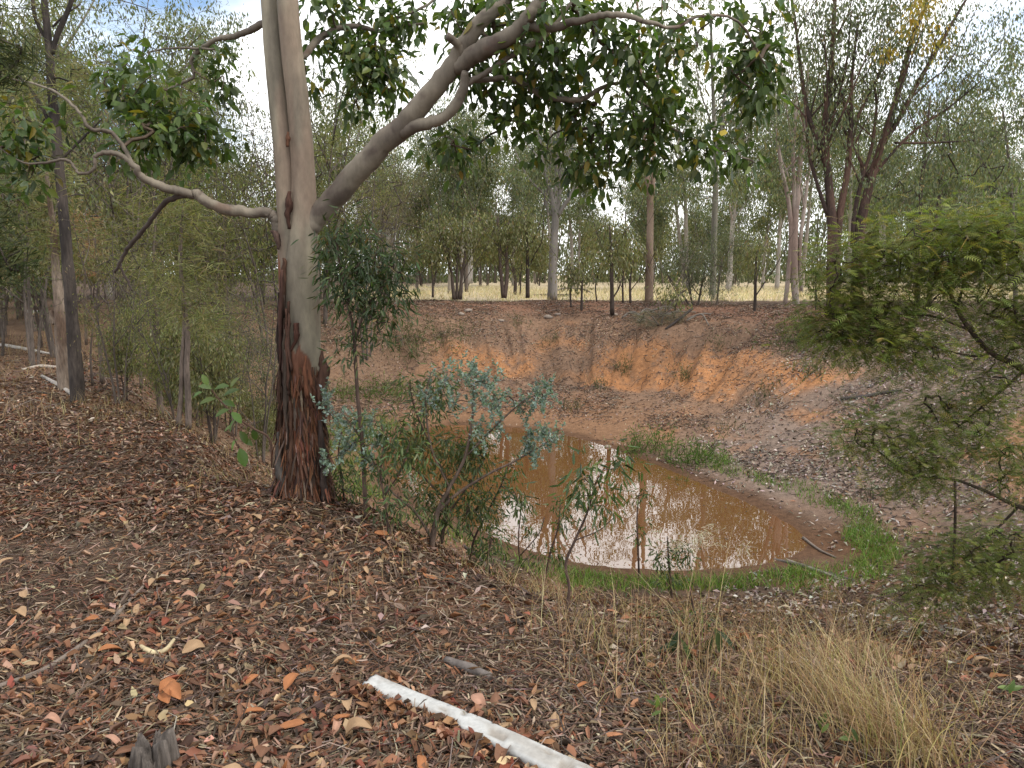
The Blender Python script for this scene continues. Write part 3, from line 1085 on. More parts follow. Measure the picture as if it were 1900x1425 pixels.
GREYBARK, PALEBARK, DARKBARK = (.15, .12, .10), (.36, .32, .28), (.085, .062, .05)
T_OAK = [template('wattle_tree', 'tree', h, st, (.16, 1.0, .26), sty, pal, GREYBARK, k, .30, ls, n, r0=r0, lean=.07, holes=.85, twig=.007)
         for h, st, r0, sty, pal, k, ls, n in ((5.2, 1, .045, 'needle', OLIVE, 80, .95, 130), (5.8, 3, .045, 'gum', GREYGREEN, 18, .80, 170), (4.6, 2, .035, 'needle', BROWNISH, 46, .9, 120), (6.4, 2, .055, 'needle', YELLOWISH, 80, 1.0, 150),
                                               (5.5, 3, .04, 'gum', BROWNISH, 5, .8, 200), (6.0, 2, .05, 'gum', YELLOWISH, 20, .75, 160))]
OAK_WORDS = ['olive needle-leaved', 'grey-green small-leaved', 'brownish half-bare', 'yellow-green needle-leaved', 'twiggy nearly leafless', 'yellow-green small-leaved']
GUM_WORDS = ['pale straight single-trunked', 'pale twin-trunked', 'shorter grey-barked', 'tan-barked']
T_GUM = [template('gum_tree', 'tree', h, st, (.40, 1.0, .20), 'gum', GREEN_GUM, bk, 46, .55, 2.3, n, r0=r0, lean=.06, mat=M_SMOOTH, fmat=M_LEAF, b2=np.array(bk) * .75)
         for h, st, bk, n, r0 in ((15, 1, PALEBARK, 230, .20), (18, 2, PALEBARK, 260, .22), (13, 1, GREYBARK, 210, .15), (16, 1, (.28, .24, .2), 200, .17))]
T_SAP = [template('sapling', 'tree', h, st, (.30, 1.0, .19), 'gum', OLIVE, bk, 40, .26, 1.3, n, r0=r0, lean=.05, fmat=M_LEAF)
         for h, st, bk, n, r0 in ((3.8, 1, DARKBARK, 60, .03), (4.6, 3, DARKBARK, 110, .04), (5.4, 4, GREYBARK, 150, .05), (3.2, 2, DARKBARK, 60, .025))]


def place(tpl, x, y, sc, label, group, rz=None, z=None):
    return copy_thing(tpl, (x, y, (float(H(x, y)) if z is None else z)), U(0, 6.283) if rz is None else rz, sc, label, group)


def place_px(tpl, px, py, sc, label, group=None, d=None):
    if d is None:
        q = G(px, py)
        x, y = q[0], q[1]
    else:
        q = P(px, py, d)
        x, y = q[0], d
    return place(tpl, float(x), float(y), sc, label, group)


# thicket to the left and behind the big gum
n = 0
tries = 0
spots = []
while n < 88 and tries < 4000:
    tries += 1
    y_ = U(11.8, 40)
    x_ = U(-.86 * y_ - 1, -.13 * y_ - 1.0)
    if pond_sd(x_, y_) < 5.5 or (x_ > -6 and y_ < 12):
        continue
    if any((x_ - a) ** 2 + (y_ - b) ** 2 < .8 + .012 * y_ * y_ * .3 for a, b in spots):
        continue
    spots.append((x_, y_))
    kk = int(rng.integers(6))
    if U(0, 1) < .84:
        place(T_OAK[kk], x_, y_, U(.65, .95) if y_ < 15 else U(.95, 1.45), ('%s tree at the near edge of the thicket on the left bank' if y_ < 18 else '%s tree deep in the thicket behind the big gum') % OAK_WORDS[kk], 'wattle thicket on the left bank')
    else:
        place(T_SAP[kk % 4], x_, y_, U(.9, 1.3), 'thin sapling with olive leaves between the wattle trees of the thicket', 'saplings in the thicket')
    n += 1
LB = 'low scrub on the left bank of the pond'
for k_ in range(34):
    y_ = U(8.8, 19)
    x_ = U(-.46 * y_ - .9, -.20 * y_ - 1.4)
    if pond_sd(x_, y_) < 1.6:
        continue
    kk = k_ % 3
    place(T_OAK[(1, 4, 5)[kk]] if k_ % 2 else T_SAP[(0, 1, 3)[kk]], x_, y_, U(.28, .5), ('low grey-green', 'low twiggy', 'low yellow-green')[kk] + (' scrub on the slope behind the big gum' if k_ % 2 else ' slender-stemmed scrub on the slope behind the big gum'), LB)
for k_ in range(16):
    y_ = U(30, 62)
    x_ = U(-.84 * y_, -.10 * y_ - 1)
    place(T_GUM[k_ % 4], x_, y_, U(.62, .85), '%s gum rising behind the thicket on the left' % GUM_WORDS[k_ % 4], 'gums behind the thicket')

# gums across the dry paddock
for k_ in range(46):
    y_ = U(44, 92)
    x_ = U(-.16 * y_, .80 * y_)
    place(T_GUM[k_ % 4], x_, y_, U(.6, 1.0), '%s gum standing out in the dry paddock' % GUM_WORDS[k_ % 4], 'gums across the paddock')
for k_ in range(26):
    y_ = U(60, 80)
    x_ = U(-.14 * y_, .82 * y_)
    place(T_SAP[k_ % 4], x_, y_, U(1.2, 1.9), 'low bushy tree with %s along the far side of the paddock' % ('one thin dark stem', 'three dark stems', 'four grey stems', 'two short stems')[k_ % 4], 'low trees across the paddock')

# the patterns themselves are not part of the place
for t_ in TPL:
    for c_ in list(t_.children):
        bpy.data.objects.remove(c_)
    bpy.data.objects.remove(t_)

# the far wood that closes the view
mb = MB()
n = 9500
y_ = U(88, 140, n)
x_ = U(-1.05, 1.05, n) * y_
hh = 5.5 + 7 * fbm(xyz(x_, y_), .09, 401)
t = U(0, 1, n) ** 1.1
c = np.stack([x_, y_, t * hh + .1], -1)
foliage(mb, c, 'gum', [(3, (.095, .108, .062)), (3, (.125, .135, .08)), (1, (.155, .148, .09))], 15, 1.1, 5.4)
xt, yt = U(-1, 1, 260), U(86, 120, 260)
p0 = np.stack([xt * yt, yt, np.full(260, .3)], -1)
rods(mb, p0, p0 + np.stack([rng.normal(0, .4, 260), rng.normal(0, .4, 260), U(4, 9, 260)], -1), U(.08, .2, 260), U(.04, .1, 260), (.17, .14, .12), .03, 5)
mb.build('far_wood', M_FINE, kind='stuff')['label'] = 'grey-green wood closing the far side of the paddock'

# ------------------------------------------------------------------ trees along the far rim, one by one
RIM = 'trees along the far rim of the pond'
def rim(px, py, d, stems, blobs, label, **kw):
    q = G(px, py)
    a = dict(style='gum', pal=GREEN_GUM, bark=(.17, .135, .11), k=44, r=.42, ls=1.4, twig=.006, group=RIM, side=2, base=q)
    a.update(kw)
    nm = a.pop('name', 'rim_tree')
    return plant(nm, label, 'tree', stems, d if d else float(q[1]), blobs, **a)


rim(1025, 548, 33, [[(1025, 556, 19), (1026, 500, 16), (1028, 440, 14), (1030, 400, 13), (1020, 350, 9), (1006, 300, 7), (1000, 240, 5)],
                    [(1029, 420, 10), (1032, 350, 8), (1034, 280, 7), (1040, 180, 4)], [(1030, 410, 9), (1040, 350, 8), (1044, 290, 6), (1060, 200, 3)],
                    [(1032, 405, 8), (1060, 360, 7), (1085, 320, 5), (1100, 270, 3)], [(1024, 400, 6), (1012, 370, 6), (1022, 290, 5), (1020, 200, 3)]],
    [(1000, 300, 60, 50, 22), (1060, 240, 70, 60, 24), (1090, 320, 40, 30, 10), (1030, 370, 60, 30, 9), (1040, 60, 100, 90, 26), (1020, -90, 110, 70, 24)], 'thick pale gum on the rim splitting into five upright stems', bark=(.30, .265, .23), mat=M_SMOOTH)
rim(1204, 556, 31, [[(1204, 566, 17), (1205, 500, 14), (1206, 430, 13), (1206, 370, 12), (1198, 300, 8), (1192, 200, 6), (1186, 80, 5), (1180, -60, 3)], [(1207, 385, 9), (1213, 320, 8), (1214, 240, 6), (1222, 120, 5), (1230, -20, 3)]],
    [(1200, 120, 70, 90, 26), (1170, 330, 50, 40, 12), (1240, 370, 40, 30, 9), (1220, 20, 80, 60, 20), (1190, -110, 110, 80, 34)], 'tall straight brown-and-cream gum on the rim forking high up', bark=(.27, .195, .14), bark2=(.14, .09, .06), mat=M_SMOOTH)
rim(1327, 555, 34, [[(1322, 562, 13), (1324, 480, 12), (1326, 400, 11), (1328, 330, 10), (1326, 250, 8), (1322, 140, 6), (1318, 0, 4)], [(1327, 320, 7), (1338, 240, 6), (1350, 120, 4)]],
    [(1330, 180, 70, 90, 24), (1290, 340, 50, 40, 14), (1350, 350, 55, 45, 16), (1300, 60, 70, 70, 20), (1330, -90, 110, 80, 34)], 'tall grey-green gum rising out of the bushy shrub on the rim', bark=(.22, .20, .155), mat=M_SMOOTH)
rim(1470, 565, 29, [[(1478, 572, 12), (1474, 520, 14), (1473, 460, 15), (1476, 400, 12), (1483, 320, 9), (1492, 240, 7), (1500, 120, 4)], [(1456, 570, 8), (1464, 500, 9), (1468, 440, 9), (1464, 380, 8), (1450, 310, 7), (1440, 240, 5)],
                    [(1474, 440, 9), (1474, 360, 8), (1472, 280, 7), (1478, 180, 5)], [(1486, 540, 6), (1484, 460, 7), (1492, 390, 7), (1502, 310, 5), (1516, 220, 4)]],
    [(1450, 240, 50, 50, 20), (1500, 200, 60, 60, 20), (1440, 330, 40, 30, 10), (1470, 110, 60, 50, 18)], 'pale gum with several stems close together left of the red-brown tree', bark=(.38, .31, .265), bark2=(.24, .17, .14), mat=M_SMOOTH)
rim(873, 522, 60, [[(873, 526, 9), (873, 470, 8), (872, 400, 7), (870, 330, 6), (866, 260, 4)]], [(866, 270, 50, 50, 24), (880, 330, 40, 30, 12)], 'white-trunked gum in the paddock behind the clump of dark stems', bark=(.55, .50, .46), mat=M_SMOOTH, r=.6, ls=2.0)
rim(935, 547, 32, [[(934, 553, 8), (929, 500, 6), (927, 460, 5), (924, 400, 3)], [(936, 553, 9), (941, 510, 7), (940, 460, 5), (944, 410, 3)]], [(920, 440, 34, 40, 26), (950, 430, 30, 40, 20)], 'pair of V-shaped stems with olive crown on the rim', pal=OLIVE, bark=(.14, .10, .08))
rim(979, 546, 32, [[(979, 553, 8), (979, 500, 7), (978, 450, 5), (974, 400, 3)]], [(980, 440, 32, 45, 28)], 'straight dark trunk beside the thick pale gum on the rim', pal=OLIVE, bark=(.075, .055, .045))
rim(845, 552, 31, [[(843, 556, 8), (838, 510, 5), (832, 460, 4)], [(848, 556, 6), (848, 500, 5), (850, 450, 3)], [(852, 556, 6), (858, 505, 5), (866, 450, 3)], [(856, 556, 4), (856, 510, 4), (846, 440, 3)]],
    [(815, 450, 40, 40, 26), (855, 430, 40, 40, 30), (840, 480, 50, 25, 12)], 'clump of dark stems with olive crown at the left end of the paddock gap', pal=OLIVE, bark=(.10, .075, .06))
rim(803, 546, 33, [[(803, 552, 5), (803, 515, 4), (798, 470, 3)], [(803, 540, 3), (808, 510, 3), (812, 470, 2)]], [(795, 470, 34, 40, 26)], 'small forked tree left of the clump of dark stems', pal=OLIVE)
rim(1136, 578, 27, [[(1136, 584, 9), (1135, 520, 7), (1134, 470, 5), (1131, 420, 3)], [(1136, 555, 3), (1148, 535, 3), (1152, 520, 2)]], [(1130, 440, 40, 36, 18), (1140, 480, 30, 25, 8)], 'slender dark sapling standing forward on the red rim earth', pal=OLIVE, bark=(.075, .055, .045))
rim(1405, 592, 25, [[(1399, 600, 7), (1401, 560, 6), (1402, 510, 5), (1404, 470, 3)]], [(1405, 480, 26, 30, 9)], 'thin dark pole-like sapling on the rim left of the pale gum', pal=OLIVE, bark=(.075, .055, .045))
for q, (a, b, h_, wd_, lb) in enumerate([(1060, 570, 60, 4, 'thin stem just right of the thick pale gum'), (1079, 576, 70, 5, 'short dark stem between the thick pale gum and the slender sapling'), (1156, 562, 90, 4, 'thin dark stem right of the slender sapling'),
                                          (1170, 563, 80, 5, 'leaning thin stem left of the tall forked gum'), (955, 548, 60, 7, 'stubby dark stem between the V-shaped pair and the dark trunk'), (1108, 560, 60, 3, 'wispy stem behind the slender sapling'), (965, 548, 70, 3, 'wispy pale stem left of the dark trunk'),
                                          (1250, 590, 40, 4, 'thin bare stem in front of the bushy shrub on the rim'), (1515, 575, 70, 5, 'short dark stem beside the feathery green shrub')]):
    rim(a, b, None, [[(a, b + 4, wd_), (a + U(-3, 3), b - h_ * .5, wd_ * .8), (a + U(-6, 6), b - h_, wd_ * .5)]], [(a, b - h_, 22, 26, 9)], lb, name='sapling', pal=OLIVE, bark=(.08, .06, .05))
rim(1300, 572, 28, [[(1288, 584, 5), (1282, 550, 4), (1276, 500, 3)], [(1292, 584, 5), (1300, 540, 4), (1310, 490, 3)], [(1330, 588, 4), (1332, 540, 4), (1340, 480, 3)], [(1292, 586, 4), (1265, 545, 4), (1238, 510, 3)], [(1240, 560, 4), (1262, 545, 3), (1288, 528, 2)]],
    [(1300, 480, 60, 50, 64), (1350, 470, 50, 55, 44), (1260, 500, 40, 35, 24), (1320, 530, 60, 24, 22)], 'wide grey-green bushy shrub with bare crossed stems on the rim', name='shrub', pal=GREYGREEN, style='willow', r=.26, ls=1.0)
rim(1215, 600, 25, [[(1222, 604, 4), (1212, 590, 3), (1196, 575, 2)], [(1226, 604, 4), (1232, 585, 3), (1246, 572, 2)]], [(1205, 590, 40, 14, 34), (1240, 588, 30, 16, 20)], 'low grey twiggy bush on the near side of the rim', name='shrub', pal=[(2, (.16, .15, .11)), (1, (.22, .19, .14))], style='needle', r=.18, ls=1.0, fmat=M_FINE, fol_name='foliage', wood_name='stems')

# the red-brown many-stemmed tree on the right
stems = [[(1548, 590, 37.2), (1546, 500, 29.8), (1545, 440, 24.8), (1541, 380, 19.8), (1534, 300, 16.1), (1530, 240, 15), (1540, 150, 12.8), (1546, 60, 10.5), (1552, -60, 6.8)],
         [(1552, 480, 16.1), (1558, 400, 16.5), (1572, 320, 13.5), (1578, 240, 11.2), (1580, 150, 7.5), (1592, 40, 5.2)],
         [(1590, 590, 29.8), (1590, 500, 27.3), (1596, 420, 23.6), (1612, 350, 18.6), (1632, 280, 16.1), (1652, 220, 16.5), (1672, 150, 13.5), (1690, 80, 10.5), (1720, 0, 7.5), (1750, -90, 4.5)],
         [(1640, 265, 12), (1668, 220, 11.2), (1700, 160, 9.8), (1740, 90, 8.2), (1780, 20, 6), (1830, -60, 3.8)],
         [(1538, 320, 13.5), (1520, 270, 12), (1502, 220, 10.5), (1490, 160, 9), (1480, 80, 6.8), (1468, -20, 4.5)],
         [(1582, 460, 12), (1585, 400, 10.5), (1600, 330, 9), (1618, 270, 7.5), (1626, 200, 6), (1622, 150, 4.5)],
         [(1536, 400, 10.5), (1516, 340, 8.2), (1500, 280, 6.8), (1496, 220, 5.2)],
         [(1610, 340, 7.5), (1650, 290, 6.8), (1700, 240, 6), (1760, 200, 4.5), (1820, 150, 3)],
         [(1572, 250, 7.5), (1600, 200, 6.8), (1625, 150, 5.2), (1650, 90, 3.8)],
         [(1535, 250, 6.8), (1550, 200, 6), (1570, 120, 4.5), (1580, 20, 3)],
         [(1660, 265, 5.2), (1720, 265, 4.5), (1790, 262, 3)]]
rim(1570, 590, 20.5, [[(s[0], s[1], s[2] * .82) for s in st] for st in stems], [(1500, 100, 90, 100, 62), (1600, 110, 100, 110, 70), (1720, 110, 110, 100, 60), (1640, 230, 90, 70, 22), (1500, 240, 60, 60, 22), (1780, 220, 110, 80, 36), (1830, 80, 90, 90, 44), (1560, 10, 130, 60, 54), (1660, 60, 120, 80, 40), (1640, 360, 60, 50, 14), (1820, 330, 90, 50, 18), (1700, 330, 50, 40, 9), (1560, 300, 60, 50, 8)],
    'big red-brown tree with many ascending stems above the feathery shrub', group='', bark=(.125, .072, .052), bark2=(.055, .036, .030), pal=GREEN_GUM, k=36, r=.34, ls=1.1, name='red_gum_tree', depth_spread=.7, side=5, extra=lambda w_, f_: foliage(f_, np.concatenate([blob(P(1700, 30, 19), (.55, .5, .45), 13), blob(P(1640, 95, 19), (.25, .2, .2), 3), blob(P(1735, 75, 19), (.3, .3, .25), 4)]), 'gum', [(2, (.34, .24, .03)), (1, (.20, .18, .03))], 30, .22, 1.2))
rim(1700, 590, 26, [[(1702, 580, 10), (1702, 480, 9), (1706, 380, 8), (1716, 280, 6), (1726, 180, 4)]], [(1720, 300, 50, 60, 20), (1740, 200, 60, 60, 16)], 'thin dark trunk right of the red-brown tree', bark=(.10, .07, .06))
rim(1725, 590, 27, [[(1722, 580, 10), (1730, 480, 9), (1744, 360, 8), (1752, 250, 5)]], [(1760, 320, 50, 60, 22), (1760, 230, 60, 50, 16)], 'leaning brown trunk with leafy side shoots right of the red-brown tree', bark=(.14, .10, .085))
rim(1880, 580, 24, [[(1885, 580, 8), (1880, 420, 7), (1872, 300, 5), (1860, 200, 3)], [(1882, 450, 5), (1850, 350, 4), (1810, 280, 3)]], [(1860, 280, 60, 80, 34), (1810, 380, 50, 40, 14), (1890, 160, 60, 80, 26)], 'sparse grey-stemmed tree at the right edge behind the feathery shrub', bark=(.16, .13, .11))

# ------------------------------------------------------------------ trees of the near left
q = G(140, 745)
DL = float(q[1])
plant('dark_tree', 'slim tree with dark rough trunk forking near the top left corner', 'tree',
      [[(146, 760, 30), (144, 735, 26), (141, 690, 25), (136, 620, 23), (128, 520, 20), (121, 430, 19), (112, 330, 17), (103, 240, 17), (96, 160, 15), (91, 90, 13), (84, 20, 11), (76, -60, 9), (60, -200, 6)],
       [(96, 100, 9), (106, 66, 10), (120, 34, 9), (133, 0, 8), (150, -60, 6)], [(90, 80, 6), (68, 40, 6), (60, 0, 6), (50, -60, 4)], [(98, 50, 4), (120, 28, 3), (150, 8, 2)],
       [(104, 250, 6), (60, 170, 5), (10, 120, 3)], [(110, 300, 5), (160, 250, 4), (190, 220, 2)]],
      DL, [(60, 200, 90, 60, 26), (30, 110, 60, 60, 18), (150, 130, 60, 40, 10), (60, 320, 70, 40, 14), (30, 20, 60, 40, 10)], 'needle', OLIVE, base=q, bark=(.078, .062, .052), bark2=(.035, .028, .025), k=34, r=.18, ls=1.2, seg=16, rough=.16, fmat=M_FINE)
q = G(118, 722)
plant('pale_tree', 'pale grey-brown leaning trunk close behind the dark slim tree', 'tree',
      [[(126, 735, 32), (121, 680, 28), (116, 620, 26), (112, 570, 22), (104, 500, 14), (98, 420, 10), (86, 320, 6)], [(104, 600, 14), (98, 590, 12), (96, 575, 5)]],
      float(q[1]), [(90, 400, 60, 60, 22), (60, 470, 50, 40, 14)], 'needle', OLIVE, base=q, bark=(.25, .195, .15), bark2=(.13, .085, .06), k=34, r=.2, ls=1.2, seg=12, fmat=M_FINE)
NS = 'saplings on the near left bank'
for (st, bl, lb) in [
    ([[(298, 772, 13), (294, 700, 12), (290, 620, 11), (288, 560, 8), (284, 480, 5), (290, 400, 3)]], [(290, 520, 50, 60, 20), (280, 420, 50, 60, 20)], 'straight grey sapling stem second from the dark slim tree'),
    ([[(331, 792, 10), (336, 730, 9), (338, 660, 8), (342, 600, 7), (336, 500, 5), (338, 400, 3)], [(350, 795, 12), (349, 740, 12), (346, 680, 11), (348, 620, 10), (334, 480, 6), (340, 380, 3)]], [(340, 520, 60, 50, 20), (350, 430, 50, 60, 22), (380, 580, 40, 40, 10)], 'double-stemmed dark sapling beside the large-leaved seedling'),
    ([[(367, 800, 6), (364, 720, 5), (360, 640, 4), (352, 560, 3)]], [(370, 620, 40, 30, 8)], 'thin reddish stem right of the double-stemmed sapling'),
    ([[(190, 712, 9), (186, 650, 8), (180, 600, 7), (182, 520, 5), (176, 440, 3)]], [(190, 470, 50, 60, 22)], 'grey sapling just right of the dark slim tree'),
    ([[(262, 722, 6), (261, 660, 5), (258, 600, 4), (262, 520, 3)]], [(262, 520, 40, 50, 14)], 'thinnest stem between the two grey saplings'),
    ([[(172, 716, 5), (168, 660, 4), (172, 610, 3)]], [(170, 590, 20, 30, 5)], 'short reddish shoot touching the dark slim trunk'),
    ([[(420, 640, 7), (421, 560, 6), (416, 480, 5), (420, 380, 3)]], [(420, 420, 50, 60, 22), (410, 520, 50, 40, 16)], 'pale upright stem left of the big gum trunk')]:
    q = G(st[0][0][0], min(st[0][0][1], 792))
    plant('sapling', lb, 'sapling', st, float(q[1]), bl, 'needle', OLIVE, base=q, group=NS, bark=(.17, .13, .105), k=34, r=.2, ls=1.2, fmat=M_FINE, twig=.003)
q = P(156, 460, 13)
plant('dead_shrub', 'small tree with dead orange-brown foliage behind the dark slim tree', 'shrub', [[(160, 640, 5), (158, 560, 5), (156, 480, 4), (152, 420, 3)]], 13.0, [(155, 440, 26, 50, 26), (165, 490, 28, 22, 10)], 'needle',
      [(2, (.36, .20, .13)), (1, (.28, .15, .09))], base=(q[0], 13, float(H(q[0], 13))), k=30, r=.16, ls=.9, fmat=M_FINE)

# overhanging needle branch at the left edge, close to the camera
plant('she_oak', 'dark drooping needle branches hanging in from the left edge', 'tree',
      [[(-260, 1100, 60), (-250, 700, 50), (-230, 300, 40), (-220, -100, 30)], [(-240, 400, 14), (-120, 380, 9), (-30, 420, 6), (20, 500, 3)], [(-230, 100, 14), (-120, 60, 10), (-40, 60, 7), (40, 90, 3)]],
      3.6, [(-10, 470, 45, 70, 12), (-50, 390, 60, 60, 9), (0, 80, 40, 60, 7), (-60, 150, 60, 60, 9)], 'needle', [(3, (.045, .055, .024)), (2, (.07, .08, .032))], base=G(-300, 1150), bark=(.08, .06, .05), k=46, r=.10, ls=.8, fmat=M_FINE, seg=12)

# ------------------------------------------------------------------ shrubs and seedlings on the near bank
q = G(680, 962)
plant('sapling', 'dark green narrow-leaved sapling just right of the big gum trunk', 'sapling',
      [[(680, 970, 8), (676, 900, 8), (672, 820, 8), (664, 740, 7), (660, 680, 7), (655, 610, 6), (640, 540, 5), (628, 470, 4), (624, 420, 3)], [(657, 640, 5), (675, 580, 4), (690, 520, 3), (700, 460, 2)]],
      float(q[1]), [(645, 465, 60, 60, 60), (705, 500, 62, 50, 56), (640, 540, 44, 36, 24), (700, 560, 60, 40, 30), (735, 545, 30, 36, 12), (690, 615, 50, 34, 16), (650, 660, 30, 18, 8), (620, 520, 26, 40, 8)], 'willow', WILLOW, base=q, bark=(.10, .065, .05), k=9, r=.085, ls=.62, twig=.002, r_max=.006, wood_name='stem', fol_name='foliage')
q = G(800, 1015)
DS = float(q[1])
plant('silver_wattle', 'shrub with blue-grey silvery sprigs in front of the pond', 'shrub',
      [[(800, 1022, 12), (806, 980, 11), (814, 945, 9), (834, 905, 7), (862, 850, 6), (876, 780, 5), (880, 710, 3)], [(812, 950, 7), (850, 915, 6), (905, 880, 5), (950, 858, 4), (1000, 830, 3), (1030, 810, 2)],
       [(802, 1000, 7), (770, 950, 5), (720, 905, 4), (690, 850, 4), (660, 800, 3), (630, 760, 2)], [(862, 850, 4), (920, 790, 4), (970, 745, 3), (1005, 730, 2)], [(834, 905, 4), (800, 830, 4), (790, 740, 3), (800, 690, 2)]],
      DS, [(880, 695, 75, 30, 26), (830, 740, 60, 34, 20), (920, 745, 50, 34, 18), (980, 745, 40, 30, 16), (1015, 725, 18, 28, 7), (1015, 812, 48, 20, 18), (985, 840, 36, 18, 10), (905, 800, 60, 30, 12), (606, 745, 18, 32, 9), (640, 800, 42, 34, 22), (700, 800, 34, 36, 16), (625, 850, 34, 30, 10), (690, 850, 30, 30, 8)],
      'silver', SILVER, base=q, bark=(.15, .105, .08), k=34, r=.065, ls=.72, twig=.0018, r_max=.006, wood_name='stem', fol_name='foliage')
q = P(822, 1010, 5.0)
q[2] = H(q[0], q[1])
plant('leafy_shrub', 'green leafy shrub tangled among the silvery sprigs', 'shrub',
      [[(818, 1008, 8), (826, 960, 7), (830, 900, 6), (800, 830, 4), (770, 760, 3), (760, 710, 2)], [(826, 960, 5), (870, 900, 4), (900, 850, 3)], [(830, 930, 4), (780, 880, 4), (740, 850, 3)]],
      float(q[1]), [(790, 730, 60, 36, 18), (770, 820, 60, 40, 18), (840, 850, 70, 46, 26), (890, 830, 40, 30, 9), (830, 950, 50, 40, 18), (880, 930, 40, 34, 10), (770, 910, 30, 30, 6)], 'willow',
      [(4, (.060, .085, .030)), (3, (.095, .125, .045)), (2, (.13, .15, .055)), (.5, (.19, .16, .06))], base=q, bark=(.12, .08, .06), k=22, r=.085, ls=.58, twig=.0016, r_max=.005, wood_name='stem', fol_name='foliage')
SEED = [
    ([[(722, 1000, 5), (716, 940, 5), (706, 880, 4), (712, 820, 3), (705, 770, 2)], [(714, 920, 3), (745, 870, 3), (760, 820, 2)]], [(712, 800, 40, 40, 16), (750, 850, 44, 40, 18), (700, 880, 40, 36, 12), (730, 930, 40, 30, 10)], 1.0, 'leafy seedling between the dark sapling and the silvery shrub, taller of the two there'),
    ([[(870, 1050, 5), (880, 1000, 4), (905, 950, 4), (930, 900, 3), (945, 860, 2)], [(880, 1000, 3), (865, 960, 3), (880, 900, 2)]], [(930, 890, 44, 36, 14), (890, 940, 44, 40, 16), (950, 940, 34, 30, 8), (900, 1000, 44, 30, 14)], 1.0, 'leafy seedling at the right side of the silvery shrub'),
    ([[(640, 935, 4), (634, 890, 4), (628, 840, 3), (634, 800, 2)]], [(634, 850, 26, 40, 12), (650, 900, 30, 30, 10)], .9, 'leafy seedling touching the right side of the big gum trunk'),
    ([[(1010, 1080, 4), (1020, 1030, 4), (1035, 980, 3), (1040, 930, 2)]], [(1035, 960, 34, 34, 9), (1020, 1030, 34, 30, 9)], .9, 'seedling just left of the bent one over the pond'),
    ([[(1052, 1132, 7), (1056, 1090, 6), (1050, 1045, 6), (1068, 1000, 5), (1090, 950, 4), (1104, 900, 3), (1120, 870, 2)], [(1066, 1003, 3), (1110, 985, 2), (1140, 960, 2)]], [(1090, 880, 44, 22, 7), (1150, 860, 36, 22, 5), (1120, 930, 34, 26, 5), (1080, 920, 24, 24, 4)], 1.15, 'bent seedling with a bare lower stem leaning over the middle of the pond'),
    ([[(1186, 1075, 4), (1184, 1020, 4), (1182, 960, 3), (1186, 915, 2)]], [(1182, 930, 20, 26, 5), (1200, 985, 24, 20, 4)], .9, 'thin upright seedling in front of the pond right of the bent one'),
    ([[(966, 1050, 4), (962, 1000, 3), (968, 930, 2)], [(966, 1030, 3), (1000, 990, 2), (1010, 960, 2)]], [(970, 930, 22, 30, 6), (1000, 980, 26, 26, 5), (985, 1040, 24, 24, 5)], .85, 'thin seedling in front of the pond left of the bent one'),
    ([[(1246, 1110, 5), (1244, 1080, 5), (1240, 1030, 4), (1238, 995, 2)]], [(1245, 1030, 42, 30, 24), (1250, 1070, 36, 20, 10)], .75, 'small bushy bright green seedling at the near water edge'),
    ([[(912, 1075, 5), (905, 1040, 4), (912, 1000, 3)]], [(910, 1050, 36, 30, 10), (920, 1000, 30, 24, 7)], .8, 'low leafy seedling at the foot of the silvery shrub'),
    ([[(745, 985, 4), (742, 950, 3), (738, 915, 2)]], [(745, 945, 30, 32, 10), (720, 985, 40, 18, 8)], .8, 'low leafy seedling between the dark sapling and the silvery shrub'),
    ([[(610, 930, 5), (612, 905, 4), (606, 870, 2)]], [(612, 905, 18, 20, 7), (628, 890, 24, 26, 7)], .7, 'small green seedling at the foot of the big gum'),
    ([[(492, 800, 4), (488, 750, 4), (484, 700, 2)]], [(492, 720, 24, 40, 12), (500, 770, 20, 30, 6)], 1.0, 'narrow-leaved seedling against the left side of the big gum trunk'),
    ([[(1290, 1180, 4), (1288, 1140, 4), (1280, 1090, 3)]], [(1285, 1150, 44, 24, 8), (1200, 1150, 50, 26, 8)], .8, 'sparse green seedling in the dry grass below the pond'),
]
for st, bl, ls, lb in SEED:
    q = G(st[0][0][0], st[0][0][1])
    plant('seedling', lb, 'seedling', st, float(q[1]), bl, 'willow', [(4, (.055, .085, .030)), (3, (.09, .13, .045)), (1, (.14, .16, .05))], base=q, group='seedlings on the near bank', bark=(.11, .07, .055), k=9, r=.075, ls=ls * (.62 if q[1] < 6 else 1.0), twig=.0016, r_max=.005, wood_name='stem', fol_name='foliage', depth_spread=.7)

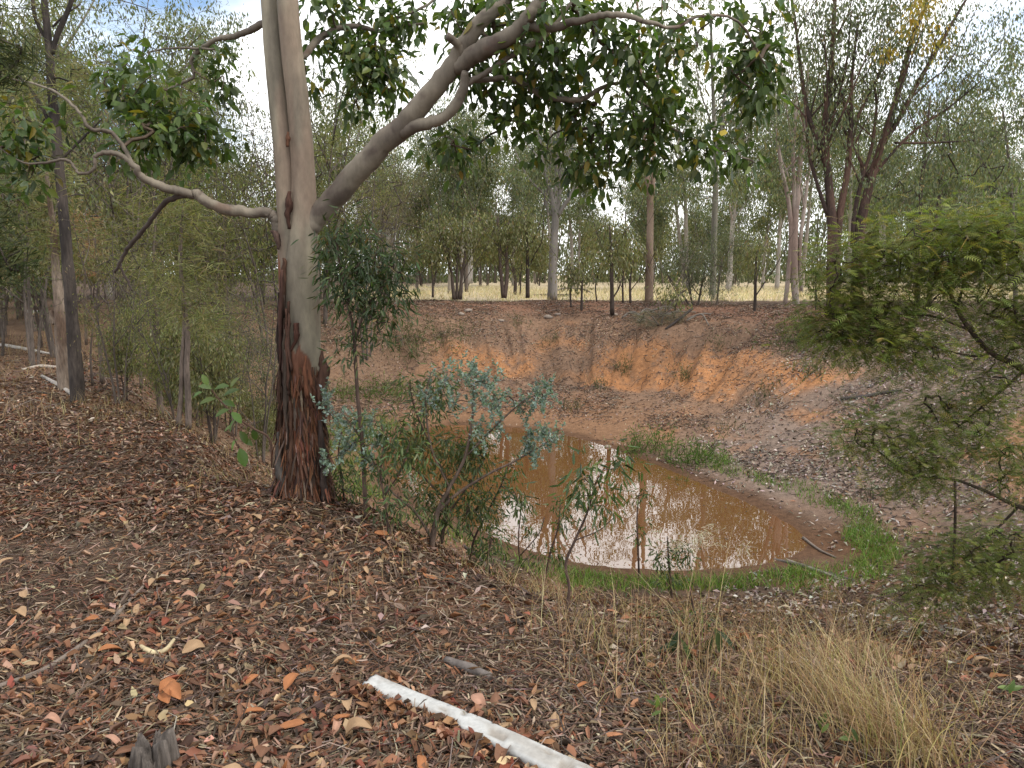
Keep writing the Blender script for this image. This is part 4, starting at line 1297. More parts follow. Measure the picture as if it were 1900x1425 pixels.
# seedling whose big leaves can be told apart: every leaf a part
def big_leaf_seedling(name, label, bs, stems, lv, ln, wd, pal, d):
    th = thing(name, label, 'seedling', bs)
    b = MB()
    for st in stems:
        tube(b, np.array([P(s[0], s[1], d) for s in st]), np.array([pxr(s[2], d) / 2 for s in st]), 6, (.13, .075, .05), .05, 8, True, None, 4)
    b.build('stem', M_TWIG, th, smooth=True)
    for (a, c, an, sz) in lv:
        p = P(a, c, d + U(-.12, .12))
        dr = np.array([math.cos(math.radians(an)), U(-.4, .2), math.sin(math.radians(an))])
        m = MB()
        n_ = 6
        tt = np.linspace(0, 1, n_)
        dr = norm(dr)
        s_ = norm(np.cross(dr, np.array([U(-.3, .3), -.55, 1.0])))
        nn = np.cross(s_, dr)
        wv = np.sin(np.pi * np.clip(tt * .95 + .02, 0, 1)) ** .75 * wd * sz * .5
        ctr = p[None] + dr[None] * (tt * ln * sz)[:, None] - nn[None] * (tt ** 2 * ln * .18)[:, None]
        v = np.stack([ctr + s_ * wv[:, None] + nn * wv[:, None] * .35, ctr, ctr - s_ * wv[:, None] + nn * wv[:, None] * .35], 1).reshape(-1, 3)
        i = np.arange(n_ - 1)[:, None] * 3 + np.arange(2)[None]
        m.add(v, [np.stack([i, i + 1, i + 4, i + 3], -1).reshape(-1, 4)], tint(pal, 1, .2)[0])
        m.build('leaf', M_LEAF, th, smooth=True)
    return th


LP = [(3, (.095, .15, .03)), (2, (.14, .19, .045)), (1, (.07, .11, .025))]
q = P(506, 880, 5.7)
q[2] = H(q[0], q[1])
big_leaf_seedling('large_leaved_seedling', 'seedling with large rounded bright green leaves left of the big gum', q,
                  [[(506, 868, 6), (500, 815, 5), (470, 795, 4), (440, 775, 4), (410, 745, 3), (390, 720, 2)], [(440, 775, 3), (430, 800, 3), (445, 835, 2)]],
                  [(392, 722, 160, 1.), (398, 722, 20, 1.1), (415, 735, 30, 1.2), (412, 745, -10, 1.), (400, 740, 190, 1.1), (425, 760, 200, 1.), (430, 765, -40, 1.), (440, 778, 230, 1.1), (435, 790, 200, .9), (445, 800, -60, 1.), (440, 815, 235, 1.), (445, 832, -70, 1.3), (450, 815, -20, .9), (385, 715, 110, .8), (375, 728, 200, .8), (470, 796, -80, .8), (428, 720, 60, .9)],
                  .115, .064, LP, float(q[1]))
q = G(1262, 1225)
big_leaf_seedling('dark_leaved_seedling', 'seedling with long dark green drooping leaves in the dry grass', q, [[(1265, 1225, 4), (1262, 1190, 3), (1258, 1165, 2)], [(1265, 1215, 3), (1320, 1180, 3), (1328, 1160, 2)]],
                  [(1258, 1170, -110, 1.), (1262, 1180, -130, 1.2), (1256, 1190, -150, .9), (1262, 1185, -60, 1.1), (1270, 1200, -100, 1.), (1326, 1165, -70, 1.2), (1322, 1175, -110, 1.1), (1330, 1170, -40, 1.), (1310, 1185, -80, 1.)], .13, .032, [(1, (.03, .055, .02)), (1, (.05, .08, .03))], float(q[1]))
for a, c, lb in ((1212, 1318, 'tiny yellow-green weed among the dead leaves in the lower middle'), (1530, 1350, 'yellow-green weed under the big dry grass clump'), (1590, 1385, 'broad-bladed green weed at the bottom beside the dry grass'), (1870, 1290, 'dark green weed in the leaf litter at the lower right')):
    q = G(a, c + 12)
    big_leaf_seedling('weed', lb, q, [[(a, c + 14, 3), (a + 2, c, 2)]], [(a + U(-10, 10), c + U(-14, 10), U(10, 170), U(.7, 1.2)) for _ in range(7)], .055, .018, [(1, (.12, .18, .035)), (1, (.09, .14, .03))], float(q[1]))

# ------------------------------------------------------------------ the feathery shrub on the right
q = G(2090, 1290)
plant('feathery_shrub', 'large feathery green shrub reaching in from the right edge', 'shrub',
      [[(2100, 1300, 34), (2060, 1060, 28), (1990, 780, 20), (1900, 688, 12), (1840, 655, 10), (1800, 612, 9), (1775, 572, 8), (1758, 535, 7), (1735, 505, 5), (1700, 480, 3), (1640, 470, 2)],
       [(1775, 572, 5), (1790, 520, 5), (1800, 470, 4), (1815, 430, 2)], [(2040, 1000, 16), (1960, 960, 11), (1890, 940, 8), (1830, 912, 6), (1770, 890, 5), (1690, 880, 4), (1620, 830, 3)],
       [(1800, 612, 5), (1720, 585, 4), (1640, 590, 3), (1560, 600, 2)], [(1990, 780, 12), (1960, 620, 10), (1900, 500, 7), (1850, 430, 4)], [(1772, 890, 5), (1772, 980, 5), (1766, 1080, 4)], [(1890, 940, 5), (1830, 1000, 4), (1760, 1060, 3), (1700, 1090, 2)],
       [(1840, 655, 5), (1800, 660, 4), (1720, 640, 3)], [(1900, 688, 6), (1840, 740, 5), (1780, 790, 3)]],
      4.7, [(1720, 450, 123, 44, 74), (1600, 490, 89, 49, 61), (1830, 440, 100, 55, 88), (1580, 560, 78, 44, 55), (1680, 540, 100, 44, 58), (1820, 520, 100, 44, 61), (1600, 625, 100, 30, 93), (1540, 600, 44, 28, 23), (1880, 600, 56, 55, 66), (1700, 650, 78, 28, 41), (1850, 700, 67, 44, 31),
            (1620, 810, 78, 28, 48), (1700, 860, 67, 37, 48), (1800, 790, 89, 48, 51), (1870, 850, 44, 55, 27), (1740, 760, 56, 33, 17), (1830, 1010, 89, 44, 55), (1740, 1070, 67, 37, 41), (1870, 1080, 56, 33, 21), (1690, 1110, 33, 17, 9), (1960, 560, 78, 99, 47), (1980, 850, 78, 110, 51)],
      'frond', FEATHER, base=q, bark=(.09, .062, .045), k=17, r=.15, ls=1.0, twig=.0022, r_max=.008, fmat=M_FINE, wood_name='stems', fol_name='foliage', depth_spread=.9)

# ------------------------------------------------------------------ weeds and rocks on the far bank
def weed(name, label, px, py, h, wd, n, pal, group, style='tri'):
    q = G(px, py)
    th = thing(name, label, 'weed', q, group)
    b = MB()
    p = q[None] + rng.normal(0, 1, (n, 3)) * np.array([wd * .35, wd * .35, 0])
    p[:, 2] = H(p[:, 0], p[:, 1])
    a = norm(np.array([0, 0, 1.0])[None] + rng.normal(0, .45, (n, 3)))
    m = 5
    for j in range(m):
        t = (j + .3) / m
        leaves(b, p + a * (t * h), norm(a * .5 + rand_dir(n)), rand_dir(n), U(.3, .6, n) * h * .55, U(.05, .09, n) * h * .5, tint(pal, n, .2), 'diamond', .2, .2)
    rods(b, p, p + a * h * .8, np.full(n, .006), np.full(n, .003), np.array(pal[0][1]) * .8, .1)
    b.build('foliage', M_FINE, th)
    return th


GW = 'weeds growing on the far bank'
WPAL = [(3, (.10, .12, .05)), (2, (.14, .145, .07)), (1, (.17, .14, .08))]
for a, c, h, wd, n, lb in [(1200, 838, .55, .9, 70, 'wide dark green weed clump at the far water edge'), (1285, 862, .55, .7, 60, 'green weed clump right of the wide one at the water edge'), (1245, 905, .22, .4, 24, 'low green weed standing in the wet mud by the water'),
                            (770, 640, .9, 1.6, 70, 'big grey-green weed patch near the top left of the far bank'), (840, 620, .6, 1.2, 40, 'grey-green weed right of the big patch near the rim'), (1480, 640, .9, 1.3, 70, 'grey-green bush at the right end of the orange cut'), (1520, 690, .5, .8, 30, 'grey-green weed under the right end of the orange cut'),
                            (1155, 690, .5, .5, 22, 'upright weed in the left part of the orange cut'), (1275, 705, .5, .5, 20, 'upright weed under the middle of the orange cut'), (1110, 720, .4, .5, 18, 'small weed below the left end of the orange cut'), (1020, 640, .4, .6, 18, 'small weed above the bare slope behind the silvery shrub'),
                            (960, 600, .4, .8, 20, 'low weed on the rim earth under the thick pale gum'), (720, 735, .6, 1.3, 60, 'green weed clump at the far left corner of the pond'), (640, 735, .5, 1.0, 46, 'bright weed patch beside the big gum trunk at the pond corner'), (1335, 640, .4, .6, 18, 'dull weed above the middle of the orange cut'),
                            (1640, 930, .35, .5, 24, 'straw-green weed on the litter slope right of the pond'), (1420, 740, .4, .6, 20, 'dull weed on the grey litter slope below the orange cut'), (1350, 800, .3, .5, 16, 'small weed alone on the grey litter slope'), (570, 760, .5, .8, 40, 'yellow-green weed left of the big gum trunk on the far shore'),
                            (1060, 760, .3, .5, 18, 'small weed on the far shore behind the silvery shrub')]:
    weed('bank_weed', lb, a, c, h, wd, n, [(2, (.10, .16, .035)), (1, (.13, .17, .05))] if ('bright' in lb or 'water' in lb or 'corner' in lb) else WPAL, GW)


def rock(px, py, r, col, lb):
    q = G(px, py)
    b = MB()
    d = rand_dir(1)[0]
    nu, nv = 9, 6
    th_, ph_ = np.meshgrid(np.linspace(0, 2 * np.pi, nu, endpoint=False), np.linspace(.15, np.pi - .15, nv))
    v = np.stack([np.sin(ph_) * np.cos(th_) * 1.3, np.sin(ph_) * np.sin(th_), np.cos(ph_) * .6], -1).reshape(-1, 3)
    v = v * (.6 + .8 * vnoise(v * 1.3 + px, 1.0, 5)[:, None]) * r
    i = np.arange(nv - 1)[:, None] * nu
    j = np.arange(nu)[None]
    qd = np.stack([i + j, i + (j + 1) % nu, i + nu + (j + 1) % nu, i + nu + j], -1).reshape(-1, 4)
    b.add(v + q + np.array([0, 0, r * .2]), [qd, np.arange(nu)[::-1][None], (np.arange(nu) + nu * (nv - 1))[None]], np.array(col)[None] * (.7 + .6 * fbm(v, 4, 3)[:, None]))
    o = b.build('rock', M_TWIG)
    tag(o, lb, 'rock', 'pale rocks on the rim')


for a, c, r, lb in [(868, 578, .22, 'dark-topped pale rock on the rim under the clump of dark stems'), (855, 584, .16, 'small pale rock left of the dark-topped one'), (1018, 590, .22, 'pale rock on the rim below the thick pale gum'), (1035, 584, .14, 'small pale rock right of the one below the thick gum'), (1140, 585, .16, 'pale rock at the foot of the slender dark sapling'),
                    (1128, 830, .10, 'pale stone at the far water edge'), (1190, 596, .2, 'grey rock beside the low twiggy bush'), (930, 596, .14, 'small rock alone on the bare rim')]:
    rock(a, c, r * .65, (.27, .215, .175), lb)

# ------------------------------------------------------------------ fallen timber
def stick(name, label, path, col, cat='stick', lift=.3, seg=7, d=None, mat=None, group=None, rough=.15, sub=6):
    """A stick lying on the ground along pixels (px, py, width px)."""
    pts, rad = [], []
    for s in path:
        q = G(s[0], s[1]) if d is None else P(s[0], s[1], d)
        r = s[2] * np.linalg.norm(q - EYE) / F / 2
        pts.append(q + np.array([0, 0, r * lift + .012 + (s[3] if len(s) > 3 else 0)]))
        rad.append(r)
    b = MB()
    c = np.asarray(col, float)
    tube(b, pts, rad, seg, c, rough, 12, True, lambda v, t, ph: c[None] * (.65 + .7 * fbm(v, 14, 5)[:, None]), sub)
    o = b.build(name, mat or M_TWIG, smooth=True)
    tag(o, label, cat, group)
    return o


stick('stick', 'long dark stick lying half in the water at the pond tip', [(1375, 1043, 5), (1420, 1040, 6), (1480, 1050, 7), (1530, 1065, 6), (1585, 1080, 5)], (.12, .10, .085))
stick('stick', 'pale thin stick across the mud by the pond tip', [(1440, 1034, 4), (1490, 1052, 5), (1560, 1076, 4)], (.28, .24, .2))
stick('stick', 'small stick with a white end on the mud beside the water', [(1490, 1000, 5), (1520, 1022, 4), (1550, 1036, 3)], (.2, .16, .13))
stick('log', 'pale bleached log on the ground at the far left edge', [(-20, 640, 5), (20, 645, 6), (60, 652, 5), (100, 660, 4)], (.46, .42, .37), 'log')
stick('log', 'pale bleached branch in front of the bleached log at the left', [(42, 688, 4), (75, 682, 6), (108, 684, 5)], (.42, .36, .30), 'log')
stick('log', 'bleached pole leaning against the foot of the dark slim tree', [(78, 700, 5), (105, 715, 7), (128, 730, 7), (140, 742, 5)], (.36, .32, .28), 'log')
stick('log', 'short white log far back in the left grass', [(52, 580, 6), (70, 581, 6), (88, 580, 5)], (.5, .46, .42), 'log')
stick('log', 'dark fallen log along the rim beside the thick pale gum', [(985, 550, 5), (1010, 549, 6), (1040, 550, 7), (1070, 549, 5)], (.06, .05, .045), 'log')
stick('branch', 'grey dead branch arching over the grass beside the thick pale gum', [(1034, 546, 3, .2), (1050, 545, 3, .3), (1080, 545, 3, .25), (1100, 548, 2, .1)], (.14, .12, .10), 'branch')
stick('branch', 'dark bare branch lying down the bank under the bushy shrub', [(1284, 590, 5, .3), (1262, 600, 5, .15), (1235, 612, 4)], (.05, .04, .035), 'branch')
stick('branch', 'dark twisted branch on the litter slope right of the orange cut', [(1560, 742, 5), (1590, 740, 7), (1630, 732, 6), (1665, 726, 4)], (.06, .05, .045), 'branch')
for k_ in range(9):
    a, c = U(1140, 1300), U(585, 606)
    stick('dead_twig', 'grey dead twig in the brush heap left of the bare crossed stems', [(a, c, 3, .1), (a + U(15, 30), c + U(-8, 8), 3, .2), (a + U(35, 70), c + U(-14, 12), 2, .05)], (.17, .145, .12), 'twig', group='brush heap on the rim')
stick('twig', 'long straight twig running from the left edge towards the big gum', [(-10, 1285, 9), (80, 1250, 8), (150, 1205, 8), (205, 1160, 7), (240, 1120, 6), (268, 1092, 5)], (.19, .15, .12))
stick('twig', 'forked upper shoot of the long straight twig', [(214, 1160, 6), (222, 1130, 5), (240, 1100, 5)], (.17, .12, .09))
stick('twig', 'thin brown twig below the long straight one on the left', [(150, 1290, 7), (200, 1245, 7), (240, 1200, 6)], (.13, .09, .065))
stick('twig', 'short brown twig in the middle of the left foreground', [(300, 1355, 8), (345, 1325, 7), (390, 1298, 6)], (.14, .10, .07))
stick('twig', 'pale cream curved twig like a claw in the left foreground', [(262, 1208, 5, .01), (272, 1216, 8, .01), (290, 1218, 9), (310, 1214, 7, .01), (324, 1200, 5, .02)], (.50, .40, .24))
stick('twig', 'dark twig below the pale curved one', [(230, 1220, 6), (290, 1228, 7), (350, 1248, 5)], (.09, .065, .05))
stick('twig', 'grey splinter of wood above the white timber', [(828, 1232, 14), (870, 1248, 18), (910, 1262, 12)], (.16, .135, .12), rough=.3)
stick('twig', 'long reddish bark strip across the ground left of the big gum', [(60, 945, 4), (160, 937, 5), (260, 930, 5), (330, 926, 3)], (.13, .058, .038), rough=.3)
stick('twig', 'reddish bark strip nearer the left edge', [(0, 968, 4), (70, 957, 5), (150, 947, 3)], (.12, .055, .036), rough=.3)
stick('twig', 'thin red twig rising to the right of the white timber', [(1040, 1290, 5), (1052, 1260, 5), (1062, 1230, 4)], (.22, .15, .11))
stick('twig', 'dark stick lying right of the white timber end', [(1095, 1345, 10), (1150, 1355, 9), (1225, 1375, 7)], (.10, .07, .055))
stick('twig', 'thin dark stick slanting down below the silvery shrub', [(860, 1026, 6, .08), (885, 1040, 6, .05), (905, 1056, 5)], (.08, .06, .05))
stick('twig', 'curved brown root-like stick below the dark sapling', [(640, 960, 7), (700, 990, 7), (760, 1030, 6), (800, 1065, 5)], (.13, .085, .06))

# white-painted timber half buried in the litter
a0, a1 = G(684, 1276), G(1012, 1428)
dirv = norm(a1 - a0)
NR = 190
pts = np.array([a0 + dirv * s for s in np.linspace(0, 1.75, NR) * np.linalg.norm(a1 - a0)])
pts[:, 2] = np.interp(np.arange(NR), [0, NR - 1], [H(*a0[:2]) + .012, H(*a1[:2]) + .016])
b = MB()
sd_ = norm(np.cross(dirv, np.array([0, 0, 1.0])))
up_ = np.cross(sd_, dirv)
prof = np.array([(-1, -.9), (-1.0, -.3), (-1.02, .3), (-.96, .58), (-.75, .70), (-.4, .72), (0, .76), (.4, .74), (.72, .72), (.94, .60), (1.03, .3), (1.02, -.3), (1, -.9)])
R_ = .046
m_ = len(prof)
s1 = np.linspace(0, 1.75, NR)[:, None] * np.ones((1, m_))
u1 = np.arange(m_)[None] * np.ones((NR, 1))
gr = np.stack([s1 * 5, u1 * .55, u1 * 0], -1)
groove = sstep(.62, .75, fbm(gr * np.array([.5, 3.0, 1]), 1.0, 143))
chip = sstep(.62, .72, fbm(np.stack([s1 * 9, u1 * .45, u1 * 0], -1), 1.0, 145))
wob = 1 + .16 * (fbm(np.stack([s1 * 3, s1 * 0, s1 * 0], -1), 1.0, 147) - .5)
v = pts[:, None] + (sd_[None, None] * prof[None, :, 0:1] + up_[None, None] * (prof[None, :, 1:2] - (groove * .10 + chip * .16)[..., None])) * R_ * wob[..., None]
v = v + sd_ * ((fbm(np.stack([s1 * 1.7, s1 * 0, s1 * 0], -1), 1.0, 149) - .5) * .03)[..., None]
v[0] += dirv * .05 * vnoise(np.stack([u1[0] * .9, u1[0] * 0, u1[0] * 0], -1), 1, 4)[:, None]
i = np.arange(NR - 1)[:, None] * m_
j = np.arange(m_)[None]
qd = np.stack([i + j, i + (j + 1) % m_, i + m_ + (j + 1) % m_, i + m_ + j], -1).reshape(-1, 4)
vf = v.reshape(-1, 3)
bare = np.clip(groove * .55 + chip * .8 + .55 * sstep(.46, .66, fbm(gr * .7, 1.0, 151)), 0, .9).reshape(-1, 1)
cc = np.array([.47, .465, .44])[None] * (1 - bare) + np.array([.27, .235, .195])[None] * bare
b.add(vf, [qd, np.arange(m_)[::-1][None], (np.arange(m_) + (NR - 1) * m_)[None]], cc)
TIMBER = (a0, a1, dirv, sd_)
o = b.build('white_timber', M_WHITE, smooth=True)
tag(o, 'white-painted rough timber half buried in dead leaves at the bottom', 'timber')

# weathered stump end at the bottom left
q = G(285, 1425)
th_ = thing('stump', 'small grey weathered stump at the bottom edge on the left', 'stump', q)
b = MB()
n_ = 64
ph = np.linspace(0, 2 * np.pi, n_, endpoint=False)
cir = np.stack([np.cos(ph), np.sin(ph), ph * 0], -1)
rr = .078 * (.8 + .4 * vnoise(cir, 1.6, 8)) * (1 - .22 * sstep(.55, .7, vnoise(cir, 9, 9)))
tops = .03 + .085 * vnoise(cir, 2.2, 10) + .03 * vnoise(cir, 12, 11)
rings = []
for k_, (z_, s_) in enumerate(((-.08, 1.3), (-.02, 1.12), (.25, 1.0), (.6, .93), (1.0, .84), (.9, .55), (.75, .15))):
    zz = z_ if k_ < 2 else tops * z_
    rings.append(np.stack([q[0] + np.cos(ph) * rr * s_, q[1] + np.sin(ph) * rr * s_ * .75, q[2] + zz + ph * 0], -1))
v = np.array(rings)
nr_ = len(rings)
i = np.arange(nr_ - 1)[:, None] * n_
j = np.arange(n_)[None]
qd = np.stack([i + j, i + (j + 1) % n_, i + n_ + (j + 1) % n_, i + n_ + j], -1).reshape(-1, 4)
b.add(v.reshape(-1, 3), [qd, (np.arange(n_) + (nr_ - 1) * n_)[None]], np.array([.12, .10, .085])[None] * (.35 + 1.2 * fbm(v.reshape(-1, 3) * np.array([1, 1, .1]), 70, 3)[:, None]))
b.build('wood', M_WOOD, th_)
# ------------------------------------------------------------------ grasses
def blades(mb, p, h, wd, lean, col, seg=3, droop=.5):
    """Curved grass blades standing at p."""
    n = len(p)
    h = np.broadcast_to(h, (n,))
    d = norm(np.concatenate([lean, np.zeros((n, 1))], 1) + 1e-6)
    am = np.linalg.norm(lean, axis=1)
    s = np.stack([-d[:, 1], d[:, 0], np.zeros(n)], -1)
    yw = U(0, 6.283, n)
    s = norm(np.stack([np.cos(yw), np.sin(yw), np.zeros(n)], -1) * .7 + s * .3)
    rows = []
    for k in range(seg + 1):
        t = k / seg
        c = p + d * (am * h * t ** 1.7)[:, None] + np.array([0, 0, 1.0]) * (h * (t - droop * am * t * t * .45))[:, None]
        w = wd * (1 - t) * .5 + wd * .06
        rows += [c - s * np.reshape(w, (-1, 1)), c + s * np.reshape(w, (-1, 1))]
    v = np.stack(rows, 1)
    k_ = 2 * (seg + 1)
    f = np.concatenate([np.arange(n)[:, None] * k_ + np.array([[2 * k, 2 * k + 1, 2 * k + 3, 2 * k + 2]]) for k in range(seg)])
    mb.add(v.reshape(-1, 3), [f], np.repeat(col, k_, 0))


STRAW = [(4, (.38, .265, .145)), (3, (.27, .175, .10)), (3, (.48, .37, .21)), (1.5, (.19, .115, .07)), (.7, (.24, .24, .08))]
TUF = 'dry grass tufts on the near bank'
for a, c, h, n, wd, lx, lb in [(1660, 1400, .46, 330, .10, -.35, 'largest straw-coloured grass clump at the lower right'), (1580, 1335, .44, 260, .10, -.4, 'straw grass clump just above the largest one'), (1500, 1285, .38, 150, .11, -.3, 'thin straw grass clump left of the two largest'),
                               (1745, 1420, .30, 90, .08, -.3, 'straw grass tuft right of the largest clump at the bottom'), (1600, 1235, .42, 160, .14, .2, 'straw grass tuft below the green strip of grass'), (1420, 1245, .40, 180, .18, -.1, 'loose straw tuft right of the dark-leaved seedling'),
                               (1290, 1210, .75, 46, .06, -.05, 'tall seeding grass stalks rising in front of the pond'), (1542, 1115, .42, 60, .06, 0, 'small upright straw tuft on the green strip'), (1350, 1330, .30, 170, .16, -.1, 'low straw tuft among the dead leaves right of the white timber'),
                               (1180, 1240, .34, 150, .18, 0, 'wispy straw tuft above the end of the white timber'), (1080, 1180, .34, 150, .18, 0, 'wispy straw tuft at the foot of the bent seedling'), (1000, 1110, .30, 110, .16, 0, 'wispy straw tuft left of the bent seedling'),
                               (1430, 1400, .28, 120, .14, -.2, 'short straw tuft at the bottom edge right of centre'), (1830, 1330, .22, 40, .10, -.2, 'sparse straw tuft near the right edge'), (1300, 1420, .25, 90, .12, 0, 'short straw tuft at the bottom edge below the low tuft')]:
    q = G(a, c)
    p = q[None] + np.stack([np.clip(rng.normal(0, wd, n), -1.7 * wd, 1.7 * wd), np.clip(rng.normal(0, wd * .8, n), -1.4 * wd, 1.4 * wd), np.zeros(n)], -1)
    p[:, 2] = H(p[:, 0], p[:, 1])
    b = MB()
    lean = rng.normal(0, .5, (n, 2)) + np.array([lx, .05])
    blades(b, p, U(.25, 1.0, n) * h, .0036, lean, tint(STRAW, n, .2), 4)
    if 'seeding' in lb:
        tp = p + np.concatenate([lean * .3, np.ones((n, 1))], 1) * h * .75
        foliage(b, tp[:16], 'needle', [(1, (.42, .37, .28))], 16, .03, .35)
    o = b.build('grass_tuft', M_GRASS)
    tag(o, lb, 'grass tuft', TUF)

# short dry grass scattered over the bank
b = MB()
x, y = U(-7, 7, 26000), U(2.5, 11, 26000)
d = pond_sd(x, y)
ang = np.degrees(np.arctan2(y - PC[1], x - PC[0]))
t = d / np.interp(ang, ANG, WID)
den = sstep(.14, .3, t) * (1 - sstep(.95, 1.12, t)) * sstep(.48, .70, fbm(xyz(x, y), .9, 501)) * .65
k = U(0, 1, len(x)) < den
blades(b, on_ground(x[k], y[k]), U(.08, .28, k.sum()), .004, rng.normal(0, .5, (k.sum(), 2)), tint(STRAW, k.sum(), .22), 2)
x, y = U(-16, -3, 16000), U(6.5, 22, 16000)
d = pond_sd(x, y)
k = (d > 3) & (U(0, 1, len(x)) < sstep(.45, .7, fbm(xyz(x, y), .5, 511)))
blades(b, on_ground(x[k], y[k]), U(.10, .35, k.sum()), .007, rng.normal(0, .5, (k.sum(), 2)), tint([(3, (.30, .20, .12)), (2, (.36, .26, .15)), (1, (.22, .13, .08))], k.sum(), .2), 2)
b.build('dry_grass', M_GRASS, kind='stuff')['label'] = 'short dry grass scattered over the banks'

# paddock grass
b = MB()
y = U(32.5, 62, 30000)
x = U(-.25, .85, 30000) * y
k = fbm(xyz(x, y), .3, 521) > .4
blades(b, on_ground(x[k], y[k]), U(.12, .42, k.sum()), .03, rng.normal(0, .5, (k.sum(), 2)), tint([(3, (.60, .50, .33)), (2, (.66, .57, .38)), (1, (.48, .38, .24))], k.sum(), .15), 1)
b.build('paddock_grass', M_GRASS, kind='stuff')['label'] = 'pale dry grass of the paddock behind the rim'

# green grass ringing the water
b = MB()
x, y = U(-5, 9, 240000), U(7, 21, 240000)
d = pond_sd(x, y)
ang = np.degrees(np.arctan2(y - PC[1], x - PC[0]))
gn1 = fbm(xyz(x, y), .8, 531)
gn2 = fbm(xyz(x, y), 2.6, 541)
near_ = sstep(-150, -130, ang) * (1 - sstep(-62, -50, ang)) * sstep(.28, .5, d) * (1 - sstep(.75, 1.1, d + (gn1 - .5)))
right_ = sstep(-70, -55, ang) * (1 - sstep(34, 44, ang)) * sstep(.65, .95, d + (gn1 - .5) * .9) * (1 - sstep(1.15, 1.5, d + (gn1 - .5) * .9))
left_ = ((ang > 125) | (ang < -165)) * sstep(.3, .6, d) * (1 - sstep(1.2, 2.0, d)) * .45
den = (near_ * sstep(-112, -92, ang) + near_ * .35 + right_ * (1 - .45 * sstep(15, 34, ang)) + left_) * (.42 + 1.0 * sstep(.38, .62, gn2))
k = U(0, 1, len(x)) < den * .9
nk = int(k.sum())
gc = tint([(4, (.090, .165, .026)), (3, (.130, .215, .034)), (1.5, (.19, .24, .05)), (1, (.24, .21, .09))], nk, .2)
blades(b, on_ground(x[k], y[k]), U(.05, .15, nk) * (.6 + gn1[k]), .011, rng.normal(0, .6, (nk, 2)), gc, 2)
b.build('pond_edge_grass', M_GRASS, kind='stuff')['label'] = 'bright green grass ringing the muddy water'

# ------------------------------------------------------------------ leaf litter, fallen leaves
LIT_DARK = [(3.2, (.066, .042, .028)), (3, (.138, .090, .057)), (2.4, (.225, .158, .108)), (2, (.175, .080, .043)), (1, (.34, .26, .18))]
LIT_LEAF = [(4, (.20, .100, .056)), (3, (.135, .070, .044)), (2.4, (.30, .155, .080)), (2, (.36, .245, .155)), (.7, (.20, .065, .04)), (1, (.085, .054, .040))]
LIT_FAR = [(4, (.16, .105, .075)), (3, (.26, .185, .135)), (2, (.40, .31, .235)), (3, (.075, .050, .038)), (1.5, (.22, .10, .05))]


def wedge(n, y0, y1, pw=1.0, mar=1.2, xr=(-99, 99)):
    """Points over the ground in and a little beyond the view, thinning with distance."""
    u = U(0, 1, n)
    y = (y0 ** (1 - pw) + u * (y1 ** (1 - pw) - y0 ** (1 - pw))) ** (1 / (1 - pw)) if pw != 1 else y0 * (y1 / y0) ** u
    hw = y * .74 + mar
    x = U(-1, 1, n) * hw
    k = (x > xr[0]) & (x < xr[1])
    return x[k], y[k]


def lay(mb, x, y, pal, l0, l1, w0, w1, shape, tilt=.35, lift=(.0, .02), curl=.25, fold=.4, jit=.22):
    n = len(x)
    nn = norm(ground_normal(x, y) + rng.normal(0, tilt, (n, 3)) * np.array([1, 1, .3]))
    a = rand_dir(n)
    a = norm(a - nn * (a * nn).sum(1, keepdims=True))
    ln = U(l0, l1, n)
    p = on_ground(x, y) + np.array([0, 0, 1.0]) * U(lift[0], lift[1], n)[:, None] - a * (ln / 2)[:, None]
    leaves(mb, p, a, nn, ln, U(w0, w1, n), tint(pal, n, jit), shape, curl, fold)


x, y = wedge(190000, 1.5, 9.5, 1.35)
d = pond_sd(x, y)
cov = fbm(xyz(x, y), .9, 201)
k = (d > 1.1) & (U(0, 1, len(x)) < .55 + .6 * cov)
mb = MB()
k1 = k & (y < 4.2)
lay(mb, x[k1], y[k1], LIT_DARK, .02, .095, .003, .010, 'strip', .30, (0, .022), .15, .5)
k1 = k & (y >= 4.2)
lay(mb, x[k1], y[k1], LIT_DARK, .03, .10, .006, .014, 'diamond', .30, (0, .022), .15, .5)
x, y = wedge(60000, 4.5, 17, 1.2, 1.5, (-16, 1.5))
k = pond_sd(x, y) > 2.2
lay(mb, x[k], y[k], LIT_DARK * 2 + LIT_LEAF, .04, .11, .007, .022, 'diamond', .32, (0, .03), .25, .5)
x, y = wedge(26000, 1.5, 12, 1.3)
d = pond_sd(x, y)
cl = fbm(xyz(x, y), .75, 211)
k = (d > 1.3) & (U(0, 1, len(x)) < .10 + 1.4 * sstep(.45, .68, cl))
lay(mb, x[k], y[k], LIT_LEAF, .035, .080, .014, .034, 'ovate', .38, (.002, .03), .35, .6)
# fine fallen twigs
x, y = wedge(3600, 1.5, 9, 1.25)
k = pond_sd(x, y) > 1.5
x, y = x[k], y[k]
az = U(0, 6.283, len(x))
tl = U(.05, .32, len(x))
p0 = on_ground(x, y) + np.array([0, 0, .014])
p1 = on_ground(x + np.cos(az) * tl, y + np.sin(az) * tl) + np.array([0, 0, .018])
rods(mb, p0, p1, U(.0015, .0042, len(x)), U(.001, .0025, len(x)), tint([(3, (.075, .055, .042)), (2, (.16, .12, .092)), (1, (.28, .22, .175)), (1, (.13, .06, .04))], len(x), .2), .12)
